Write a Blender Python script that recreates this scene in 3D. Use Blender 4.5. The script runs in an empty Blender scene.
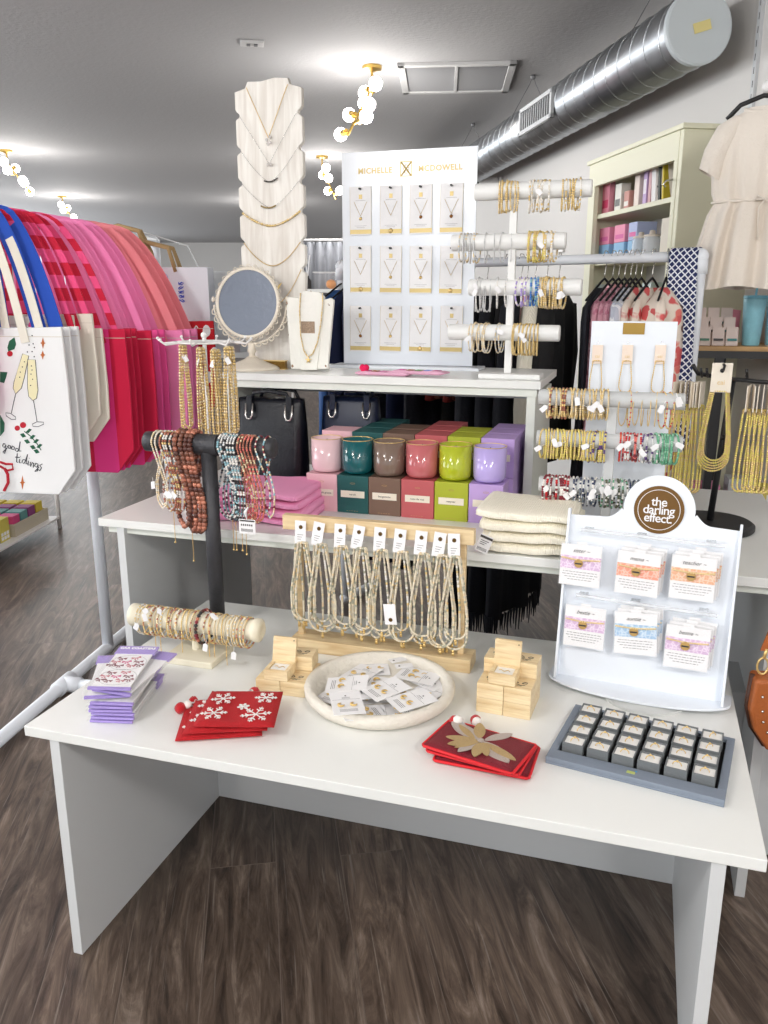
import bpy, math, random
from math import sin, cos, pi, radians as RD
random.seed(7)
sc = bpy.context.scene
COL = sc.collection
# ------------------------------------------------------------------ camera
F = 820.0; PIT = RD(14.6); H = 1.52
cam_d = bpy.data.cameras.new('camera'); cam = bpy.data.objects.new('camera', cam_d); COL.objects.link(cam)
cam.location = (0, 0, H); cam.rotation_euler = (pi/2 - PIT, 0, 0)
cam_d.sensor_fit = 'VERTICAL'; cam_d.sensor_height = 36; cam_d.lens = F/1024*36
cam_d.clip_start = .05; cam_d.clip_end = 100
sc.camera = cam
def ray(x, y):
    v = (x-384)/F; w = (y-512)/F
    yy = cos(PIT)-w*sin(PIT)
    return v/yy, 1., -(sin(PIT)+w*cos(PIT))/yy
def PZ(x, y, z):                      # where a line of sight meets a level surface
    r = ray(x, y); t = (z-H)/r[2]; return (r[0]*t, t, z)
def PY(x, y, Y):
    r = ray(x, y); return (r[0]*Y, Y, H+r[2]*Y)
def proj(p):
    D = p[1]*cos(PIT)-(p[2]-H)*sin(PIT); U = p[1]*sin(PIT)+(p[2]-H)*cos(PIT)
    return 384+F*p[0]/D, 512-F*U/D
TY = RD(-17.3); UX, UY = cos(TY), sin(TY); VX, VY = -UY, UX
A0 = PZ(23.7, 726, .595)
def W(a, b, z): return (A0[0]+a*UX+b*VX, A0[1]+a*UY+b*VY, z)     # table frame: a along the front edge, b towards the back
def PB(x, y, b):                                                   # on the upright plane at depth b of the table frame -> (a, z)
    r = ray(x, y); t = (b+A0[0]*VX+A0[1]*VY)/(r[0]*VX+VY)
    return ((r[0]*t-A0[0])*UX+(t-A0[1])*UY, H+r[2]*t)
# ------------------------------------------------------------------ materials
def lin(c):
    return tuple(((v/255)/12.92 if v <= 10 else (((v/255)+.055)/1.055)**2.4) for v in c)+(1.,)
MATS = {}
def M(name, rgb=(200,200,200), rough=.6, metal=0., spec=.5, bump=0, scale=60, var=0, trans=0, emit=0, alpha=1, coat=0, sheen=0):
    if name in MATS: return MATS[name]
    m = bpy.data.materials.new(name); m.use_nodes = True; nt = m.node_tree; b = nt.nodes['Principled BSDF']
    c = lin(rgb)
    b.inputs['Base Color'].default_value = c; b.inputs['Roughness'].default_value = rough; b.inputs['Metallic'].default_value = metal
    b.inputs['Specular IOR Level'].default_value = spec
    if trans: b.inputs['Transmission Weight'].default_value = trans; b.inputs['IOR'].default_value = 1.3
    if alpha < 1: b.inputs['Alpha'].default_value = alpha
    if coat: b.inputs['Coat Weight'].default_value = coat; b.inputs['Coat Roughness'].default_value = .1
    if sheen: b.inputs['Sheen Weight'].default_value = sheen
    if emit: b.inputs['Emission Color'].default_value = c; b.inputs['Emission Strength'].default_value = emit
    if bump or var:
        tc = nt.nodes.new('ShaderNodeTexCoord'); n = nt.nodes.new('ShaderNodeTexNoise'); n.inputs['Scale'].default_value = scale; n.inputs['Detail'].default_value = 4
        nt.links.new(tc.outputs['Object'], n.inputs['Vector'])
        if bump:
            bp = nt.nodes.new('ShaderNodeBump'); bp.inputs['Strength'].default_value = bump; bp.inputs['Distance'].default_value = .01
            nt.links.new(n.outputs['Fac'], bp.inputs['Height']); nt.links.new(bp.outputs['Normal'], b.inputs['Normal'])
        if var:
            mx = nt.nodes.new('ShaderNodeMixRGB'); mx.blend_type = 'MIX'
            mx.inputs[1].default_value = tuple(max(0, v*(1-var)) for v in c[:3])+(1,); mx.inputs[2].default_value = tuple(min(1, v*(1+var)) for v in c[:3])+(1,)
            nt.links.new(n.outputs['Fac'], mx.inputs[0]); nt.links.new(mx.outputs[0], b.inputs['Base Color'])
    MATS[name] = m; return m
def nodes_mat(name):
    m = bpy.data.materials.new(name); m.use_nodes = True; MATS[name] = m
    return m, m.node_tree.nodes, m.node_tree.links, m.node_tree.nodes['Principled BSDF']
def wood_mat(name, c1, c2, rough=.5, sc_=(1, 12, 12), s=6, axis=0):
    m, N, L, b = nodes_mat(name)
    tc = N.new('ShaderNodeTexCoord'); mp = N.new('ShaderNodeMapping'); mp.inputs['Scale'].default_value = sc_
    n = N.new('ShaderNodeTexNoise'); n.inputs['Scale'].default_value = s; n.inputs['Detail'].default_value = 5; n.inputs['Distortion'].default_value = .6
    r = N.new('ShaderNodeValToRGB'); r.color_ramp.elements[0].position = .35; r.color_ramp.elements[1].position = .65
    r.color_ramp.elements[0].color = lin(c1); r.color_ramp.elements[1].color = lin(c2)
    L.new(tc.outputs['Object'], mp.inputs[0]); L.new(mp.outputs[0], n.inputs['Vector']); L.new(n.outputs['Fac'], r.inputs[0]); L.new(r.outputs[0], b.inputs['Base Color'])
    b.inputs['Roughness'].default_value = rough
    return m
def rib_mat(name, rgb, scale=260, vec=(1, 0, 0), strength=.6, var=.1):       # knitted ribs
    m, N, L, b = nodes_mat(name)
    tc = N.new('ShaderNodeTexCoord'); w = N.new('ShaderNodeTexWave'); w.inputs['Scale'].default_value = scale; w.bands_direction = 'X'
    n = N.new('ShaderNodeTexNoise'); n.inputs['Scale'].default_value = 90
    bp = N.new('ShaderNodeBump'); bp.inputs['Strength'].default_value = strength; bp.inputs['Distance'].default_value = .0015
    L.new(tc.outputs['Object'], w.inputs['Vector']); L.new(w.outputs['Fac'], bp.inputs['Height']); L.new(bp.outputs['Normal'], b.inputs['Normal'])
    b.inputs['Base Color'].default_value = lin(rgb); b.inputs['Roughness'].default_value = .9
    return m
# ------------------------------------------------------------------ mesh builder
class MB:
    def __init__(s): s.v = []; s.f = []; s.m = []
    def add(s, vs, fs, mi=0):
        o = len(s.v); s.v += [tuple(p) for p in vs]; s.f += [tuple(i+o for i in f) for f in fs]; s.m += [mi]*len(fs); return s
    def box(s, c, d, mi=0, rz=0, rx=0):
        x, y, z = d[0]/2, d[1]/2, d[2]/2; vs = []
        for (i, j, k) in ((-1,-1,-1),(1,-1,-1),(1,1,-1),(-1,1,-1),(-1,-1,1),(1,-1,1),(1,1,1),(-1,1,1)):
            p = (i*x, j*y, k*z)
            if rx: p = (p[0], p[1]*cos(rx)-p[2]*sin(rx), p[1]*sin(rx)+p[2]*cos(rx))
            if rz: p = (p[0]*cos(rz)-p[1]*sin(rz), p[0]*sin(rz)+p[1]*cos(rz), p[2])
            vs.append((p[0]+c[0], p[1]+c[1], p[2]+c[2]))
        return s.add(vs, [(0,3,2,1),(4,5,6,7),(0,1,5,4),(1,2,6,5),(2,3,7,6),(3,0,4,7)], mi)
    def bb(s, x0, x1, y0, y1, z0, z1, mi=0): return s.box(((x0+x1)/2,(y0+y1)/2,(z0+z1)/2), (x1-x0,y1-y0,z1-z0), mi)
    def prism(s, poly, t0, t1, ax='z', mi=0):          # polygon (2D, counter-clockwise) extruded along an axis
        def P(q, t): return (q[0], q[1], t) if ax == 'z' else ((q[0], t, q[1]) if ax == 'y' else (t, q[0], q[1]))
        n = len(poly); vs = [P(q, t0) for q in poly]+[P(q, t1) for q in poly]
        return s.add(vs, [tuple(range(n-1, -1, -1)), tuple(range(n, 2*n))]+[(i, (i+1) % n, n+(i+1) % n, n+i) for i in range(n)], mi)
    def tube(s, pts, r, n=8, closed=False, mi=0, caps=True, rf=None):
        P = [tuple(p) for p in pts]; k = len(P); vs = []; up = None
        for i in range(k):
            a = P[(i-1) % k] if (closed or i > 0) else P[i]; b = P[(i+1) % k] if (closed or i < k-1) else P[i]
            t = [b[j]-a[j] for j in range(3)]; l = math.sqrt(sum(q*q for q in t)) or 1; t = [q/l for q in t]
            if up is None: up = [0, 0, 1] if abs(t[2]) < .9 else [0, 1, 0]
            d = sum(up[j]*t[j] for j in range(3)); e = [up[j]-d*t[j] for j in range(3)]; l = math.sqrt(sum(q*q for q in e))
            if l < 1e-6: e = [1, 0, 0]; l = 1
            e = [q/l for q in e]; up = e
            g = [t[1]*e[2]-t[2]*e[1], t[2]*e[0]-t[0]*e[2], t[0]*e[1]-t[1]*e[0]]
            rr = rf[i] if rf else r
            for q in range(n):
                an = 2*pi*q/n; vs.append(tuple(P[i][j]+rr*(cos(an)*e[j]+sin(an)*g[j]) for j in range(3)))
        fs = []
        for i in range(k if closed else k-1):
            for q in range(n):
                a, b = i*n, ((i+1) % k)*n; fs.append((a+q, b+q, b+(q+1) % n, a+(q+1) % n))
        if caps and not closed: fs += [tuple(range(n)), tuple(range((k-1)*n+n-1, (k-1)*n-1, -1))]
        return s.add(vs, fs, mi)
    def lathe(s, prof, c=(0,0,0), n=32, mi=0, ax='z'):
        vs = []
        for (r, z) in prof:
            for q in range(n):
                an = 2*pi*q/n; p = (r*cos(an), r*sin(an), z)
                if ax == 'x': p = (p[2], p[0], p[1])
                elif ax == 'y': p = (p[0], p[2], -p[1])
                vs.append((p[0]+c[0], p[1]+c[1], p[2]+c[2]))
        fs = [(i*n+q, i*n+(q+1) % n, (i+1)*n+(q+1) % n, (i+1)*n+q) for i in range(len(prof)-1) for q in range(n)]
        if prof[0] != prof[-1] and prof[0][0] > 1e-5: fs.append(tuple(range(n-1, -1, -1)))
        if prof[0] != prof[-1] and prof[-1][0] > 1e-5: fs.append(tuple(range((len(prof)-1)*n, len(prof)*n)))
        return s.add(vs, fs, mi)
    def ball(s, c, r, n=12, mi=0, sz=1., jit=0):
        k = max(4, n//2); vs = []
        for i in range(k+1):
            th = pi*i/k
            for q in range(n):
                an = 2*pi*q/n; rr = r*(1+random.uniform(-jit, jit)); vs.append((c[0]+rr*sin(th)*cos(an), c[1]+rr*sin(th)*sin(an), c[2]+rr*cos(th)*sz))
        return s.add(vs, [(i*n+q, (i+1)*n+q, (i+1)*n+(q+1) % n, i*n+(q+1) % n) for i in range(k) for q in range(n)], mi)
    def beads(s, path, r, step, closed=True, mats=(0,), n=6, gap=.35, pat=None, seq=None):
        # string of beads following a path
        P = list(path)+([path[0]] if closed else []); L = [0]
        for i in range(1, len(P)): L.append(L[-1]+math.dist(P[i-1], P[i]))
        tot = L[-1]; cnt = max(3, int(tot/step)); step = tot/cnt
        def at(d):
            d = min(max(d, 0), tot-1e-9); lo = 0
            import bisect
            i = min(bisect.bisect_right(L, d), len(P)-1); t = (d-L[i-1])/max(1e-9, L[i]-L[i-1])
            return tuple(P[i-1][j]*(1-t)+P[i][j]*t for j in range(3))
        for k in range(cnt):
            mi = (seq[k % len(seq)] if seq else random.choice(mats))
            q = [at(k*step), at((k+.22)*step), at((k+.78)*step), at((k+.999)*step)]
            rr = r*random.uniform(.85, 1.1)
            s.tube(q, r, n, False, mi, False, [rr*gap, rr, rr, rr*gap])
        return s
    def build(s, name, mats, parent=None, loc=(0,0,0), rz=0, smooth=False, bevel=0, bseg=2, rot=None, sub=0):
        me = bpy.data.meshes.new(name); me.from_pydata(s.v, [], s.f)
        if not isinstance(mats, (list, tuple)): mats = [mats]
        for m in mats: me.materials.append(m)
        if len(mats) > 1: me.polygons.foreach_set('material_index', s.m)
        if smooth: me.polygons.foreach_set('use_smooth', [True]*len(me.polygons))
        me.update()
        o = bpy.data.objects.new(name, me); COL.objects.link(o)
        if parent: o.parent = parent
        o.location = loc; o.rotation_euler = rot if rot else (0, 0, rz)
        if bevel:
            b = o.modifiers.new('bevel', 'BEVEL'); b.width = bevel; b.segments = bseg; b.limit_method = 'ANGLE'; b.angle_limit = .7
        if sub:
            q = o.modifiers.new('sub', 'SUBSURF'); q.levels = sub; q.render_levels = sub
        return o
def tag(o, label, cat, group=None):
    o['label'] = label; o['category'] = cat
    if group: o['group'] = group
    return o
def E(name, label, cat, loc=(0,0,0), rz=0, group=None, rot=None):
    o = bpy.data.objects.new(name, None); COL.objects.link(o); o.empty_display_size = .05
    o.location = loc; o.rotation_euler = rot if rot else (0, 0, rz); return tag(o, label, cat, group)
def dup(root, loc=None, rz=None, label=None, group=None, rot=None):
    def cp(o, par):
        c = o.copy(); COL.objects.link(c); c.parent = par
        for ch in list(o.children): cp(ch, c)
        return c
    r = cp(root, None)
    if loc is not None: r.location = loc
    if rz is not None: r.rotation_euler = (0, 0, rz)
    if rot is not None: r.rotation_euler = rot
    if label: r['label'] = label
    if group: r['group'] = group
    return r
def struct(o): o['kind'] = 'structure'; return o
TEXTS = []
def text(s, size, mat, parent, loc, rot=(pi/2, 0, 0), name='lettering', shear=0, ext=.0004, sp=1., bold=0, line=1., align='CENTER'):
    c = bpy.data.curves.new(name, 'FONT'); c.body = s; c.size = size; c.align_x = align; c.align_y = 'CENTER'; c.extrude = ext; c.shear = shear
    c.space_character = sp; c.offset = bold; c.space_line = line; c.resolution_u = 3
    c.materials.append(mat); o = bpy.data.objects.new(name, c); COL.objects.link(o); o.parent = parent; o.location = loc; o.rotation_euler = rot; TEXTS.append(o); return o
# shared materials
WHITE = M('white laminate', (236,237,234), .35, var=.012, scale=3)
EDGE = M('white edge band', (226,230,222), .45)
GREYPAN = M('laminate panel', (215,217,218), .5)
ACR = M('white acrylic', (236,241,248), .22)
GOLD = M('gold metal', (230,198,132), .3, .6)
PGOLD = M('pale gold metal', (226,196,130), .3, 1.)
SILV = M('silver metal', (205,202,198), .25, 1.)
YGOLD = M('yellow gold beads', (222,186,88), .3, .8)
CARD = M('white card', (240,239,240), .6)
CREAM = M('cream resin', (233,226,204), .5)
BLACK = M('black metal', (28,28,30), .45)
INK = M('dark print', (58,54,54), .7)
LINK = M('grey print', (150,148,150), .8)
RED = M('red felt', (190,14,28), .9, bump=.5, scale=300, sheen=.3)
DRED = M('dark red beads', (138,12,36), .55, bump=.9, scale=420, var=.35)
PINE = wood_mat('pine wood', (214,184,138), (236,214,172), .5, (1,9,9), 7)
PINE2 = wood_mat('pale pine wood', (220,192,146), (240,220,180), .5, (1.2,10,10), 9)
PVC = M('white pipe', (240,244,250), .35)
PWHITE = M('white painted metal', (236,234,232), .4)
CLEAR = M('clear acrylic', (245,248,252), .1, alpha=.35, spec=.5)
FILM = M('clear plastic film', (250,250,252), .2, alpha=.05, spec=.3)
POWER = 18.; NEARF = 3.2; FILL_FRONT = 95.; FILL_LEFT = 100.; EXPO = 0.35; CW = 176
# ================================================================== ROOM
DX, DY = -.1513, .9885       # direction of the right wall, away from the camera
NX, NY = .9885, .1513        # its normal
RW = 2.07; CEIL = 2.90; RZ = math.atan2(DY, DX)-pi/2
def RWp(n, t, z): return (NX*n+DX*t, NY*n+DY*t, z)
def wallhit(px, py):
    r = ray(px, py); t = RW/(NX*r[0]+NY*r[1]); return (r[0]*t, t, H+r[2]*t)
def floor_mat():
    m, N, L, b = nodes_mat('wood plank floor')
    tc = N.new('ShaderNodeTexCoord'); mp = N.new('ShaderNodeMapping'); mp.inputs['Rotation'].default_value = (0, 0, -RZ-pi/2)
    L.new(tc.outputs['Object'], mp.inputs[0])
    br = N.new('ShaderNodeTexBrick'); br.inputs['Scale'].default_value = 1; br.inputs['Brick Width'].default_value = 1.22; br.inputs['Row Height'].default_value = .18
    br.inputs['Mortar Size'].default_value = .0012; br.inputs['Mortar Smooth'].default_value = .1; br.offset = .37; br.offset_frequency = 2
    br.inputs['Color1'].default_value = (0,0,0,1); br.inputs['Color2'].default_value = (1,1,1,1); br.inputs['Mortar'].default_value = (.5,.5,.5,1)
    L.new(mp.outputs[0], br.inputs['Vector'])
    # per plank offset of the grain
    ad = N.new('ShaderNodeVectorMath'); ad.operation = 'ADD'; ml = N.new('ShaderNodeVectorMath'); ml.operation = 'SCALE'; ml.inputs['Scale'].default_value = 9
    L.new(br.outputs['Color'], ml.inputs[0]); L.new(mp.outputs[0], ad.inputs[0]); L.new(ml.outputs[0], ad.inputs[1])
    m2 = N.new('ShaderNodeMapping'); m2.inputs['Scale'].default_value = (1.3, 9, 1); L.new(ad.outputs[0], m2.inputs[0])
    n1 = N.new('ShaderNodeTexNoise'); n1.inputs['Scale'].default_value = 2.2; n1.inputs['Detail'].default_value = 9; n1.inputs['Roughness'].default_value = .68; n1.inputs['Distortion'].default_value = 1.1
    L.new(m2.outputs[0], n1.inputs['Vector'])
    r1 = N.new('ShaderNodeValToRGB'); e = r1.color_ramp.elements
    e[0].position = .32; e[0].color = lin((42,33,28)); e[1].position = .86; e[1].color = lin((176,162,150))
    for p, c in ((.44, (78,64,55)), (.56, (108,92,80)), (.66, (138,122,110))):
        q = e.new(p); q.color = lin(c)
    L.new(n1.outputs['Fac'], r1.inputs[0])
    # fine pale scratches along the grain
    m3 = N.new('ShaderNodeMapping'); m3.inputs['Scale'].default_value = (1.4, 60, 1); L.new(ad.outputs[0], m3.inputs[0])
    n2 = N.new('ShaderNodeTexNoise'); n2.inputs['Scale'].default_value = 2; n2.inputs['Detail'].default_value = 4; n2.inputs['Distortion'].default_value = .8
    L.new(m3.outputs[0], n2.inputs['Vector'])
    r2 = N.new('ShaderNodeValToRGB'); r2.color_ramp.elements[0].position = .62; r2.color_ramp.elements[1].position = .72
    L.new(n2.outputs['Fac'], r2.inputs[0])
    mx = N.new('ShaderNodeMixRGB'); mx.inputs[2].default_value = lin((205,197,188)); L.new(r1.outputs[0], mx.inputs[1])
    mm = N.new('ShaderNodeMath'); mm.operation = 'MULTIPLY'; mm.inputs[1].default_value = .22; L.new(r2.outputs[0], mm.inputs[0]); L.new(mm.outputs[0], mx.inputs[0])
    # board to board tone
    hs = N.new('ShaderNodeHueSaturation'); L.new(mx.outputs[0], hs.inputs['Color'])
    mr = N.new('ShaderNodeMapRange'); mr.inputs[3].default_value = .68; mr.inputs[4].default_value = 1.12; L.new(br.outputs['Color'], mr.inputs[0]); L.new(mr.outputs[0], hs.inputs['Value'])
    m4 = N.new('ShaderNodeMixRGB'); m4.inputs[2].default_value = lin((104,92,84)); L.new(br.outputs['Fac'], m4.inputs[0]); L.new(hs.outputs[0], m4.inputs[1])
    L.new(m4.outputs[0], b.inputs['Base Color'])
    b.inputs['Roughness'].default_value = .36
    bp = N.new('ShaderNodeBump'); bp.inputs['Strength'].default_value = .25; bp.inputs['Distance'].default_value = .004; L.new(n1.outputs['Fac'], bp.inputs['Height']); L.new(bp.outputs['Normal'], b.inputs['Normal'])
    return m
FLOOR = floor_mat()
CEILM = M('grey ceiling paint', (CW,CW-1,CW), .8, bump=.25, scale=45)
WALLM = M('white wall paint', (212,209,206), .8, bump=.12, scale=25)
GLASSM = M('added window glass', (250,252,255), .05, alpha=.06)
def room():
    L = -7.; X2 = 9; Y0 = -4.5; Y1 = 22.
    xr0 = NX*RW+DX*(-6); 
    f = MB(); f.bb(L, 6, Y0, Y1, -.05, 0); struct(f.build('floor', FLOOR))
    c = MB(); c.bb(L, 6, Y0, Y1, CEIL, CEIL+.1); struct(c.build('ceiling', CEILM))
    w = MB(); w.bb(0, .12, -5.2, 22.2, 0, CEIL); struct(w.build('wall_right', WALLM, loc=RWp(RW, 0, 0), rz=RZ))
    w = MB(); w.bb(L, 6, Y1, Y1+.1, 0, CEIL); struct(w.build('wall_back', WALLM))
    w = MB(); w.bb(L-.1, L, Y0, Y1, 0, .5); w.bb(L-.1, L, Y0, Y1, 2.6, CEIL)
    for i, (a, b) in enumerate(((Y0, -3.2), (-.2, .8), (3.8, 4.8), (7.8, 8.8), (11.8, 12.8), (15.8, 16.8), (19.8, Y1))): w.bb(L-.1, L, a, b, .5, 2.6)
    struct(w.build('wall_left', WALLM))
    for i in range(6):  # unseen left windows, added to brighten the ceiling and far wall
        a = -3.2+4*i; b = a+3
        g = MB(); g.bb(L-.07, L-.03, a, b, .5, .56); g.bb(L-.07, L-.03, a, b, 2.54, 2.6); g.bb(L-.07, L-.03, a, a+.06, .56, 2.54); g.bb(L-.07, L-.03, b-.06, b, .56, 2.54); g.bb(L-.07, L-.03, a+1.47, a+1.53, .56, 2.54)
        g.bb(L-.052, L-.048, a+.06, a+1.47, .56, 2.54, 1); g.bb(L-.052, L-.048, a+1.53, b-.06, .56, 2.54, 1)
        struct(g.build('window_%d' % (i+4), [PWHITE, GLASSM]))
    # street side behind the camera: low wall, piers and lintel round three unseen windows added for fill light
    w = MB(); w.bb(L, 3.2, Y0-.15, Y0, 0, .4); w.bb(L, 3.2, Y0-.15, Y0, 2.65, CEIL)
    xs = [L, -6.7, -3.7, -3.4, -.5, -.2, 2.5, 3.2]
    for i in range(0, 8, 2): w.bb(xs[i], xs[i+1], Y0-.15, Y0, .4, 2.65)
    struct(w.build('wall_front', WALLM))
    for i, (a, b) in enumerate(((-6.7,-3.7), (-3.4,-.5), (-.2,2.5))):
        g = MB(); g.bb(a, b, Y0-.09, Y0-.05, .4, .46); g.bb(a, b, Y0-.09, Y0-.05, 2.59, 2.65); g.bb(a, a+.06, Y0-.09, Y0-.05, .46, 2.59); g.bb(b-.06, b, Y0-.09, Y0-.05, .46, 2.59)
        g.bb(a+.06, b-.06, Y0-.072, Y0-.068, .46, 2.59, 1)
        o = struct(g.build('window_%d' % (i+1), [PWHITE, GLASSM]))
    # ceiling grille and small vent
    g = E('ceiling_vent', 'large white rectangular air return grille set in the grey ceiling', 'vent', PZ(456, 77, CEIL), RD(-4))
    q = MB(); w2, d2 = .36, .36
    q.bb(-w2, w2, -d2, -d2+.045, -.02, 0); q.bb(-w2, w2, d2-.045, d2, -.02, 0); q.bb(-w2, -w2+.045, -d2, d2, -.02, 0); q.bb(w2-.045, w2, -d2, d2, -.02, 0); q.bb(-.01, .01, -d2, d2, -.018, 0)
    q.build('frame', M('vent white', (205,204,203), .5), g, bevel=.003)
    q = MB()
    for k in range(26): q.box((0, -d2+.055+k*.0245, -.006), (2*w2-.1, .004, .012), 0, 0, .6)
    q.build('louver', M('vent grey', (150,150,152), .6), g)
    q = MB(); q.bb(-w2+.04, w2-.04, -d2+.04, d2-.04, -.004, -.001); q.build('backing', M('vent dark', (110,110,112), .8), g)
    g = E('ceiling_vent', 'small pale square sensor plate on the ceiling', 'vent', PZ(252, 42, CEIL), RZ)
    q = MB(); q.bb(-.065, .065, -.045, .045, -.014, 0); q.build('plate', M('vent white'), g, bevel=.004)
    q = MB(); q.bb(-.03, -.01, -.02, .02, -.018, -.013); q.bb(.01, .03, -.02, .02, -.018, -.013); q.build('slot', M('vent dark'), g)
    # spiral duct hung from the ceiling
    t0 = 3.46; n0 = 1.815; zc = 2.58; R = .138; LEN = 9.5
    g = E('spiral_duct', 'long round galvanised spiral air duct hanging along the right wall', 'duct', RWp(n0, t0, zc), RZ)
    dm, N, L, b = nodes_mat('galvanised steel')
    b.inputs['Metallic'].default_value = .95; b.inputs['Roughness'].default_value = .32
    tc = N.new('ShaderNodeTexCoord'); nn = N.new('ShaderNodeTexNoise'); nn.inputs['Scale'].default_value = 9; r = N.new('ShaderNodeValToRGB')
    r.color_ramp.elements[0].color = lin((150,154,158)); r.color_ramp.elements[1].color = lin((198,201,205)); L.new(tc.outputs['Object'], nn.inputs['Vector']); L.new(nn.outputs['Fac'], r.inputs[0]); L.new(r.outputs[0], b.inputs['Base Color'])
    prof = []; n = 40; k = 0
    q = MB(); q.lathe([(R, 0), (R, LEN)], (0,0,0), n, 0, 'y'); q.build('pipe', dm, g, smooth=True)
    q = MB(); pts = []; turns = int(LEN/.135)
    for i in range(turns*24+1):
        an = 2*pi*i/24; pts.append(((R+.001)*cos(an), .135*i/24, (R+.001)*sin(an)))
    q.tube(pts, .0035, 4); q.build('seam', dm, g, smooth=True)
    q = MB(); q.lathe([(0, -.006), (R-.004, -.006), (R+.004, -.002), (R+.004, .02), (R, .02)], (0,0,0), 48, 0, 'y'); q.build('end_cap', M('cap grey', (196,203,206), .5), g, smooth=False)
    q = MB(); q.box((0, 0, 0), (.075, .002, .038)); q.build('sticker', M('yellow sticker', (222,208,140), .6), g, (0.01, -.009, .0), rot=(0, -.3, 0))
    for yy in (4.5,):
        q = MB(); q.lathe([(R, 0), (R+.008, .002), (R+.008, .05), (R, .052)], (0, yy, 0), n, 0, 'y'); q.build('coupling', dm, g, smooth=True)
    r = E  # register on the side of the duct facing the shop
    an = RD(196); 
    q = MB(); L2, W2 = .58, .15
    q.bb(-.012, .006, -L2/2, -L2/2+.03, -W2/2, W2/2); q.bb(-.012, .006, L2/2-.03, L2/2, -W2/2, W2/2); q.bb(-.012, .006, -L2/2, L2/2, W2/2-.022, W2/2); q.bb(-.012, .006, -L2/2, L2/2, -W2/2, -W2/2+.022)
    q.build('register_frame', M('register grey', (196,198,200), .5), g, (-(R+.006), 1.58, -.012))
    q = MB()
    for i in range(13): q.box((-.002, -L2/2+.05+i*.04, 0), (.01, .004, W2-.04), 0, .5)
    q.bb(-.002, .003, -L2/2+.02, L2/2-.02, -W2/2+.02, W2/2-.02, 1)
    q.build('register_fin', [M('register grey'), M('register dark', (70,70,72), .7)], g, (-(R+.004), 1.58, -.012))
    for yy in (.35, 2.1, 3.6, 5.4):
        q = MB(); q.tube([(-R, yy, 0), (-R*.9, yy, R*.6), (-.02, yy, R+.13), (0, yy, CEIL-zc)], .0022, 5); q.tube([(R, yy, 0), (R*.9, yy, R*.6), (.02, yy, R+.13), (0, yy, CEIL-zc)], .0022, 5)
        q.ball((0, yy, CEIL-zc-.01), .018, 8); q.build('hanging_wire', M('wire grey', (120,120,122), .5, .6), g)
    # things on the right wall
    g = E('security_camera', 'small white security camera on the right wall above the bracelet stand', 'camera', wallhit(501, 184), RZ)
    q = MB(); q.bb(-.03, 0, -.05, .05, -.05, .05); q.build('mount', PWHITE, g, bevel=.004)
    q = MB(); q.lathe([(0,-.1),(.045,-.1),(.05,-.09),(.05,.06),(.02,.08)], (-.1, 0, 0), 16, 0, 'x'); q.build('housing', PWHITE, g, smooth=False)
    q = MB(); q.lathe([(0,-.104),(.032,-.104),(.032,-.1)], (-.1, 0, 0), 16, 0, 'x'); q.build('lens', BLACK, g)
    g = E('wall_switch', 'white thermostat plate on the right wall left of the bookcase', 'switch', wallhit(563, 243), RZ)
    q = MB(); q.bb(-.02, 0, -.05, .05, -.06, .06); q.build('plate', PWHITE, g, bevel=.004)
    q = MB(); q.bb(-.026, -.019, -.012, .012, -.02, .02); q.build('toggle', CARD, g)
room()
# ------------------------------------------------------------------ ceiling lamps
BULB = M('lit bulb', (255,250,244), .3, emit=14)
BRASS = M('brass', (206,172,96), .3, 1.)
def lamp(px, py, ln, ang, label, nb=6, power=60, loc=None):
    z = CEIL-.14
    p = loc or PZ(px, py, z)
    g = E('track_lamp', label, 'ceiling lamp', (p[0], p[1], CEIL), ang, 'brass sputnik bulb bars on the ceiling')
    q = MB(); q.lathe([(0, 0), (.06, 0), (.06, -.02), (.02, -.03)], (0,0,0), 20); q.build('canopy', BRASS, g, smooth=False)
    q = MB(); q.tube([(0,0,-.02), (0,0,-.12), (ln,0,-.40)], .008, 8); q.build('stem', BRASS, g)
    for i in range(nb):
        f_ = (i+.5)/nb; s = 1 if i % 2 else -1; c = (ln*max(0, (f_-.2)/.8), 0, -.10-.30*f_); an = i*2.2; e = (c[0]+.03*sin(an), s*.10, c[2]-.02*cos(an)+.02)
        q = MB(); q.tube([c, tuple(c[k]*.5+e[k]*.5 for k in range(3))], .006, 6); q.tube([tuple(c[k]*.5+e[k]*.5 for k in range(3)), e], .022, 14); q.build('socket', BRASS, g)
        b = MB(); b.ball((0,0,0), .042, 14); b.build('bulb', BULB, g, (e[0], e[1]+s*.04, e[2]), smooth=True)
    ld = bpy.data.lights.new('lamp_light', 'POINT'); ld.energy = power; ld.shadow_soft_size = .16; ld.color = (1, .975, .94)
    lo = bpy.data.objects.new('lamp_light', ld); COL.objects.link(lo); lo.parent = g; lo.location = (ln*.5, 0, -.50)
    return g
LP = [(372, 66, .16, RD(200), 'brass cluster lamp on the ceiling above the white necklace card board', 7),
      (322, 156, .14, RD(20), 'brass cluster lamp on the ceiling between the necklace bust and the card board', 5),
      (262, 200, .14, RD(80), 'brass cluster lamp half hidden behind the tall necklace bust', 4),
      (6, 150, .2, RD(10), 'brass cluster lamp at the left edge of the ceiling', 6),
      (62, 196, .2, RD(10), 'brass cluster lamp on the ceiling over the hanging tote straps', 6)]
for x, y, ln, a, lb, nb in LP:
    p_ = PZ(x, y, CEIL); lamp(x, y, ln, a, lb, nb, POWER, loc=p_)
for i, (x, y) in enumerate(((-1.7, .2), (.9, -.8), (-3.4, 2.6), (.3, -2.9), (-2.4, -2.2))):
    lamp(0, 0, .16, RD(80), 'brass cluster lamp on the ceiling behind the viewer', 6, POWER*NEARF, loc=(x, y, CEIL))
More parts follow.
